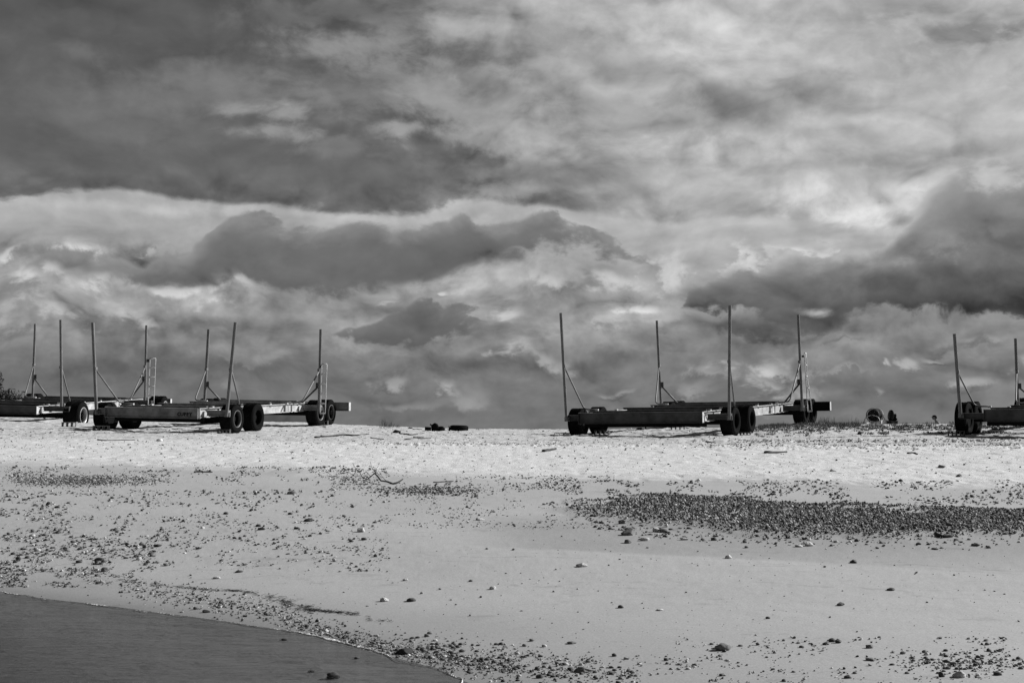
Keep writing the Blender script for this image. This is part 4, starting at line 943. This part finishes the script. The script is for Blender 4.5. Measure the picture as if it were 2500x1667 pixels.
# dead branch
def branch():
    b0 = at(948, 1181); D = b0.y; mb_pts = [
      ([(960, 1181), (945, 1175), (930, 1173), (922, 1162), (914, 1155), (905, 1163), (897, 1170), (885, 1166), (878, 1152), (866, 1140), (861, 1130)], .020, .004),
      ([(922, 1162), (914, 1150), (908, 1142), (905, 1132), (904, 1127)], .007, .003), ([(905, 1163), (896, 1153), (892, 1147)], .006, .003),
      ([(932, 1166), (922, 1156), (910, 1146)], .006, .003), ([(945, 1175), (935, 1166), (926, 1152)], .006, .003), ([(960, 1181), (972, 1177), (984, 1169)], .022, .012), ([(878, 1152), (870, 1146), (860, 1143)], .005, .002)]
    r = empty('dead_branch', b0); 
    for i, (pts, r0, r1) in enumerate(mb_pts):
        Q = [up_at(x, y, D+.12*math.sin(j*1.7+i))-b0 for j, (x, y) in enumerate(pts)]
        MB().tube(Q, r0, 6, True, r1).build('branch' if i == 0 else 'twig', M['twig'], r)
    tag(r, 'forked dead branch sticking up from the pebbles left of centre', 'branch')
branch()
log('driftwood', [(1058, 1178), (1080, 1177), (1106, 1175)], .014, 'thin twig lying on the pebbles right of the dead branch')
log('driftwood', [(1088, 1181), (1098, 1178), (1107, 1175)], .010, 'short slanting twig crossing the thin twig right of the branch')
# ------------------------------------------------------------------ hose reel and second machine on the crest
def reel():
    D = 60.5; p = Vector((*((up_at(2136, 1036, D))[:2]), 0)); p.z = float(full_h(np.array([p.x]), np.array([p.y]))[0])+.03
    r = empty('hose_reel', p); r.rotation_euler = (0, 0, math.radians(50))
    R_ = .295; zc = .35
    def MX(x): return Matrix.Translation((x, 0, zc))
    for sx_ in (-1, 1):
        b = MB(); b.lathe([(R_-.02, sx_*.21-.012), (R_+.012, sx_*.21-.012), (R_+.012, sx_*.21+.012), (R_-.02, sx_*.21+.012)], 40, MX(0), True)
        b.lathe([(.075, sx_*.21-.01), (.10, sx_*.21-.01), (.10, sx_*.21+.01), (.075, sx_*.21+.01)], 24, MX(0), True)
        o = b.build('flange', M['darkweb'] if sx_ < 0 else M['bright'], r)
        sp = MB()
        for k in range(6):
            a = k*PI/3; sp.tube([(sx_*.21, .07*math.cos(a), zc+.07*math.sin(a)), (sx_*.21, R_*math.cos(a), zc+R_*math.sin(a))], .012, 6)
        sp.build('spokes', M['darkweb'], o)
        fr = MB().tube(bend([(sx_*.27, -.40, .0), (sx_*.27, -.30, .28), (sx_*.27, 0, .38), (sx_*.27, .30, .28), (sx_*.27, .40, .0)], .1), .02, 8).build('side_frame', M['bright'], r)
    hz = MB(); prof = [(.12, -.19)]
    for k in range(9): x = -.18+.36*k/8; prof += [(.245, x-.018), (.262, x), (.245, x+.018)]
    prof += [(.12, .19)]; hz.lathe(prof, 40, MX(0), False); hz.build('hose', M['hose'], r)
    bs = MB(); bs.box((0, -.40, .03), (.62, .05, .05)); bs.box((0, .40, .03), (.62, .05, .05)); bs.box((.0, -.43, .07), (.60, .014, .15)); bs.build('base', M['bright'], r)
    MB().tube([(-.3, 0, zc), (.3, 0, zc)], .02, 10).build('axle', M['darkweb'], r)
    tag(r, 'hose reel with black hose on a pale tube stand on the crest', 'hose reel')
reel()
def pump():
    D = 60.5; p = up_at(2178, 1036, D); p.z = float(full_h(np.array([p.x]), np.array([p.y]))[0])-.02
    r = empty('pump_reel', p)
    MB().box((0, 0, .10), (.42, .3, .10)).box((-.02, 0, .165), (.5, .34, .02)).build('base', M['black'], r, .008)
    MB().box((-.2, 0, .03), (.05, .3, .06)).box((.2, 0, .03), (.05, .3, .06)).build('skid', M['darkweb'], r)
    rl = MB(); rl.lathe([(.03, -.02), (.24, -.02), (.25, 0), (.24, .02), (.03, .02)], 30, Matrix.Translation((-.05, 0, .40)) @ Matrix.Rotation(.12, 4, 'Y') @ Matrix.Rotation(.25, 4, 'Z')); rl.build('drum', M['hose'], r)
    en = MB(); en.box((.08, 0, .30), (.16, .2, .25)); en.lathe([(.01, -.05), (.075, -.05), (.075, .06), (.01, .06)], 20, Matrix.Translation((.12, 0, .40))); en.lathe([(.01, -.05), (.05, -.05), (.05, .06), (.01, .06)], 20, Matrix.Translation((.15, -.03, .24))); en.build('engine', M['black'], r, .01)
    MB().tube([(-.14, 0, .17), (-.14, 0, .5), (-.1, 0, .64), (-.07, 0, .5)], .014, 8).build('guard', M['pole'], r)
    tag(r, 'dark pump with an edge-on drum on a low base, right of the hose reel', 'pump')
pump()
# ------------------------------------------------------------------ person walking beyond the crest
def skin_mesh(name, verts, edges, radii, m, parent, sub=2):
    me = bpy.data.meshes.new(name); me.from_pydata(verts, edges, []); o = bpy.data.objects.new(name, me); col.objects.link(o)
    md = o.modifiers.new('skin', 'SKIN'); md.use_smooth_shade = True; md.branch_smoothing = .6; s = o.modifiers.new('sub', 'SUBSURF'); s.levels = s.render_levels = sub
    lay = me.skin_vertices[0].data
    for i, q in enumerate(radii): lay[i].radius = (q, q) if isinstance(q, float) else q; lay[i].use_root = (i == 0)
    bpy.context.view_layer.update()
    me2 = bpy.data.meshes.new_from_object(o.evaluated_get(bpy.context.evaluated_depsgraph_get())); bpy.data.objects.remove(o)
    me2.materials.clear(); me2.materials.append(m)
    for p_ in me2.polygons: p_.use_smooth = True
    n = bpy.data.objects.new(name, me2); col.objects.link(n); n.parent = parent; return n
def person():
    for D in np.arange(62, 78, .25):
        q = up_at(2285, 1013, D)      # crown of the cap
        if q.z-float(full_h(np.array([q.x]), np.array([D]))[0]) > 1.72: break
    gz = float(full_h(np.array([q.x]), np.array([D]))[0]); Hh = q.z-gz; k = max(Hh, 1.2)/1.72
    r = empty('person', (q.x, D, gz)); r.scale = (k, k, k); print('person height', Hh)
    r.rotation_euler = (0, 0, 0)           # faces -x (left)
    V = [(0.06, 0, .93), (.05, 0, 1.1), (.04, 0, 1.28), (0.0, 0, 1.42), (-.045, 0, 1.50), (-.07, 0, 1.60),   # pelvis .. neck base, neck, head
         (.05, .17, 1.38), (.07, .21, 1.12), (-.08, .2, .92), (-.15, .19, .88), (.05, -.17, 1.38), (.1, -.21, 1.12), (-.03, -.21, .90), (-.1, -.2, .86),
         (.05, .1, .88), (-.05, .1, .48), (.02, .1, .08), (-.10, .1, .04), (.07, -.1, .88), (.06, -.1, .48), (.2, -.1, .12), (.1, -.1, .04)]
    E_ = [(0, 1), (1, 2), (2, 3), (3, 4), (4, 5), (2, 6), (6, 7), (7, 8), (8, 9), (2, 10), (10, 11), (11, 12), (12, 13), (0, 14), (14, 15), (15, 16), (16, 17), (0, 18), (18, 19), (19, 20), (20, 21)]
    Rr = [(.13, .15), (.12, .14), (.12, .15), (.055, .055), (.06, .058), (.095, .085), .055, .042, .03, .028, .055, .042, .03, .028, .085, .055, .04, .035, .085, .055, .04, .035]
    b = skin_mesh('body', V, E_, Rr, M['skin'], r)
    # head with nose, chin, ears and hair under the cap
    Vh = I3[0].copy(); hx, hz = Vh[:, 0].copy(), Vh[:, 2].copy()
    Vh = Vh*np.array([.105, .078, .122]); nose = np.exp(-((hx+1)**2*6+(hz+.1)**2*30+(Vh[:, 1]/.078)**2*12)); Vh[:, 0] -= .03*nose
    chin = np.exp(-((hx+.7)**2*6+(hz+.75)**2*12)); Vh[:, 0] -= .02*chin
    np_mesh('head', Vh+np.array([-.085, 0, 1.60]), I3[1], M['skin'], r)
    hr = I3[0]*np.array([.085, .084, .085])+np.array([-.035, 0, 1.595]); np_mesh('hair', hr, I3[1], M['cap'], r)
    for s_ in (-1, 1): np_mesh('ear', I2[0]*np.array([.02, .012, .032])+np.array([-.07, s_*.08, 1.585]), I2[1], M['skin'], r)
    cp = MB(); V3 = I3[0].copy(); V3[:, 2] = np.maximum(V3[:, 2], -.05); o = np_mesh('cap', V3*np.array([.118, .092, .088])+np.array([-.078, 0, 1.635]), I3[1], M['cap'], r)
    br = I3[0]*np.array([.085, .07, .008]); br[:, 2] -= .25*(br[:, 0]<-.0)*np.abs(br[:, 0])*.5; np_mesh('brim', br+np.array([-.20, 0, 1.635]), I3[1], M['cap'], o)
    skin_mesh('shirt', [(.06, 0, .9), (.05, 0, 1.1), (.04, 0, 1.28), (.015, 0, 1.40), (.05, .17, 1.38), (.07, .2, 1.2), (.05, -.17, 1.38), (.09, -.2, 1.2)], [(0, 1), (1, 2), (2, 3), (2, 4), (4, 5), (2, 6), (6, 7)],
              [(.155, .17), (.145, .165), (.145, .17), (.075, .09), .075, .07, .075, .07], M['shirt'], r)
    skin_mesh('shorts', [(.06, 0, .92), (.05, .1, .84), (.0, .1, .6), (.07, -.1, .84), (.07, -.1, .6)], [(0, 1), (1, 2), (0, 3), (3, 4)], [(.15, .17), .11, .1, .11, .1], M['short'], r)
    tag(r, 'person in a dark peaked cap and pale shirt walking left behind the crest', 'person')
person()
# ------------------------------------------------------------------ distant headland, bushes at the far left
def hills():
    pts = [(-700, 935), (-300, 945), (0, 966), (75, 972), (130, 978), (300, 984), (445, 988), (560, 996), (640, 1003), (700, 1007), (745, 1010), (765, 1015), (790, 1024), (812, 1032), (826, 1040), (850, 1056)]
    D0 = 900.; n = 260; xs = np.linspace(-700, 850, n); ys = np.interp(xs, [p[0] for p in pts], [p[1] for p in pts])+1.2*fbm(xs*.03, xs*0, 3, 91)
    V = []; K = 12
    for i in range(n):
        q = up_at(xs[i], ys[i], D0); zt = q.z
        for k in range(K):
            t_ = k/(K-1); prof = math.sin(PI*t_)**.6; V.append((q.x*(1+(t_-.5)*.25), D0+(t_-.5)*260, -2+(zt+2)*prof+ (3*float(vn(np.array([xs[i]*.06]), np.array([k*.9]), 92)[0])*prof if .05 < t_ < .4 else 0)))
    Fc = [(i*K+k, i*K+k+1, (i+1)*K+k+1, (i+1)*K+k) for i in range(n-1) for k in range(K-1)]
    tag(np_mesh('hills', V, Fc, M['hill']), kind='structure')
hills()
def leaves(C, R3, n, size, m, name, parent, hollow=.35):
    d = rng.normal(0, 1, (n, 3)); d /= np.linalg.norm(d, axis=1)[:, None]; rad = (hollow+(1-hollow)*rng.random(n)**.6)
    nz = 1+.35*n3(d, 2.2, 95); P = np.array(C)+d*rad[:, None]*nz[:, None]*np.array(R3)
    a = rng.normal(0, 1, (n, 3)); a /= np.linalg.norm(a, axis=1)[:, None]; b = np.cross(a, rng.normal(0, 1, (n, 3))); b /= np.linalg.norm(b, axis=1)[:, None]
    s = size*(.5+rng.random(n))[:, None]; V = np.stack([P-a*s, P-b*s*.4, P+a*s, P+b*s*.4], 1)
    Fc = np.arange(n*4).reshape(-1, 4); return np_mesh(name, V.reshape(-1, 3), Fc, m, parent, False)
def tree():
    D = 88.; q = up_at(-42, 935, D); gz = float(full_h(np.array([q.x]), np.array([D]))[0]); top = up_at(-42, 905, D).z
    r = empty('bushy_tree', (q.x, D, gz)); h = top-gz
    tk = MB(); tk.tube([(0, 0, -.1), (.05, 0, h*.3), (-.05, .1, h*.6)], .16, 10, True, .07); tk.build('trunk', M['bark'], r)
    for a in (0.4, 2.2, 4.1, 5.3):
        MB().tube([(0, 0, h*.35), (.5*math.cos(a), .5*math.sin(a), h*.6), (1.0*math.cos(a), .8*math.sin(a), h*.8)], .06, 7, True, .02).build('limb', M['bark'], r)
    leaves((0, 0, h*.55), (1.25, 1.2, h*.5), 22000, .09, M['leaf'], 'crown', r)
    tag(r, 'dark leafy tree edge at the far left of the photo behind the trailer', 'tree')
    q = up_at(10, 955, 84.); gz = float(full_h(np.array([q.x]), np.array([84.]))[0]); hh = up_at(20, 959, 84.).z-gz
    o = empty('hedge', (q.x, 84., gz)); leaves((0, 0, hh*.5), (2.1, .6, hh*.56), 14000, .08, M['leaf'], 'foliage', o, .2)
    MB().tube([(-.6, 0, -.1), (-.5, 0, hh*.5)], .05, 7).tube([(.5, 0, -.1), (.6, 0, hh*.5)], .05, 7).build('stem', M['bark'], o)
    tag(o, 'low dark hedge right of the leafy tree, behind the far left trailer', 'hedge')
tree()
# a small weed tuft by the far wheel
grass('weed_tuft', rng.normal(791, 3, 60), rng.normal(1043, 1.5, 60), .1, 'small tuft of weeds beside the far right wheel of the lettered trailer', .006, .8)
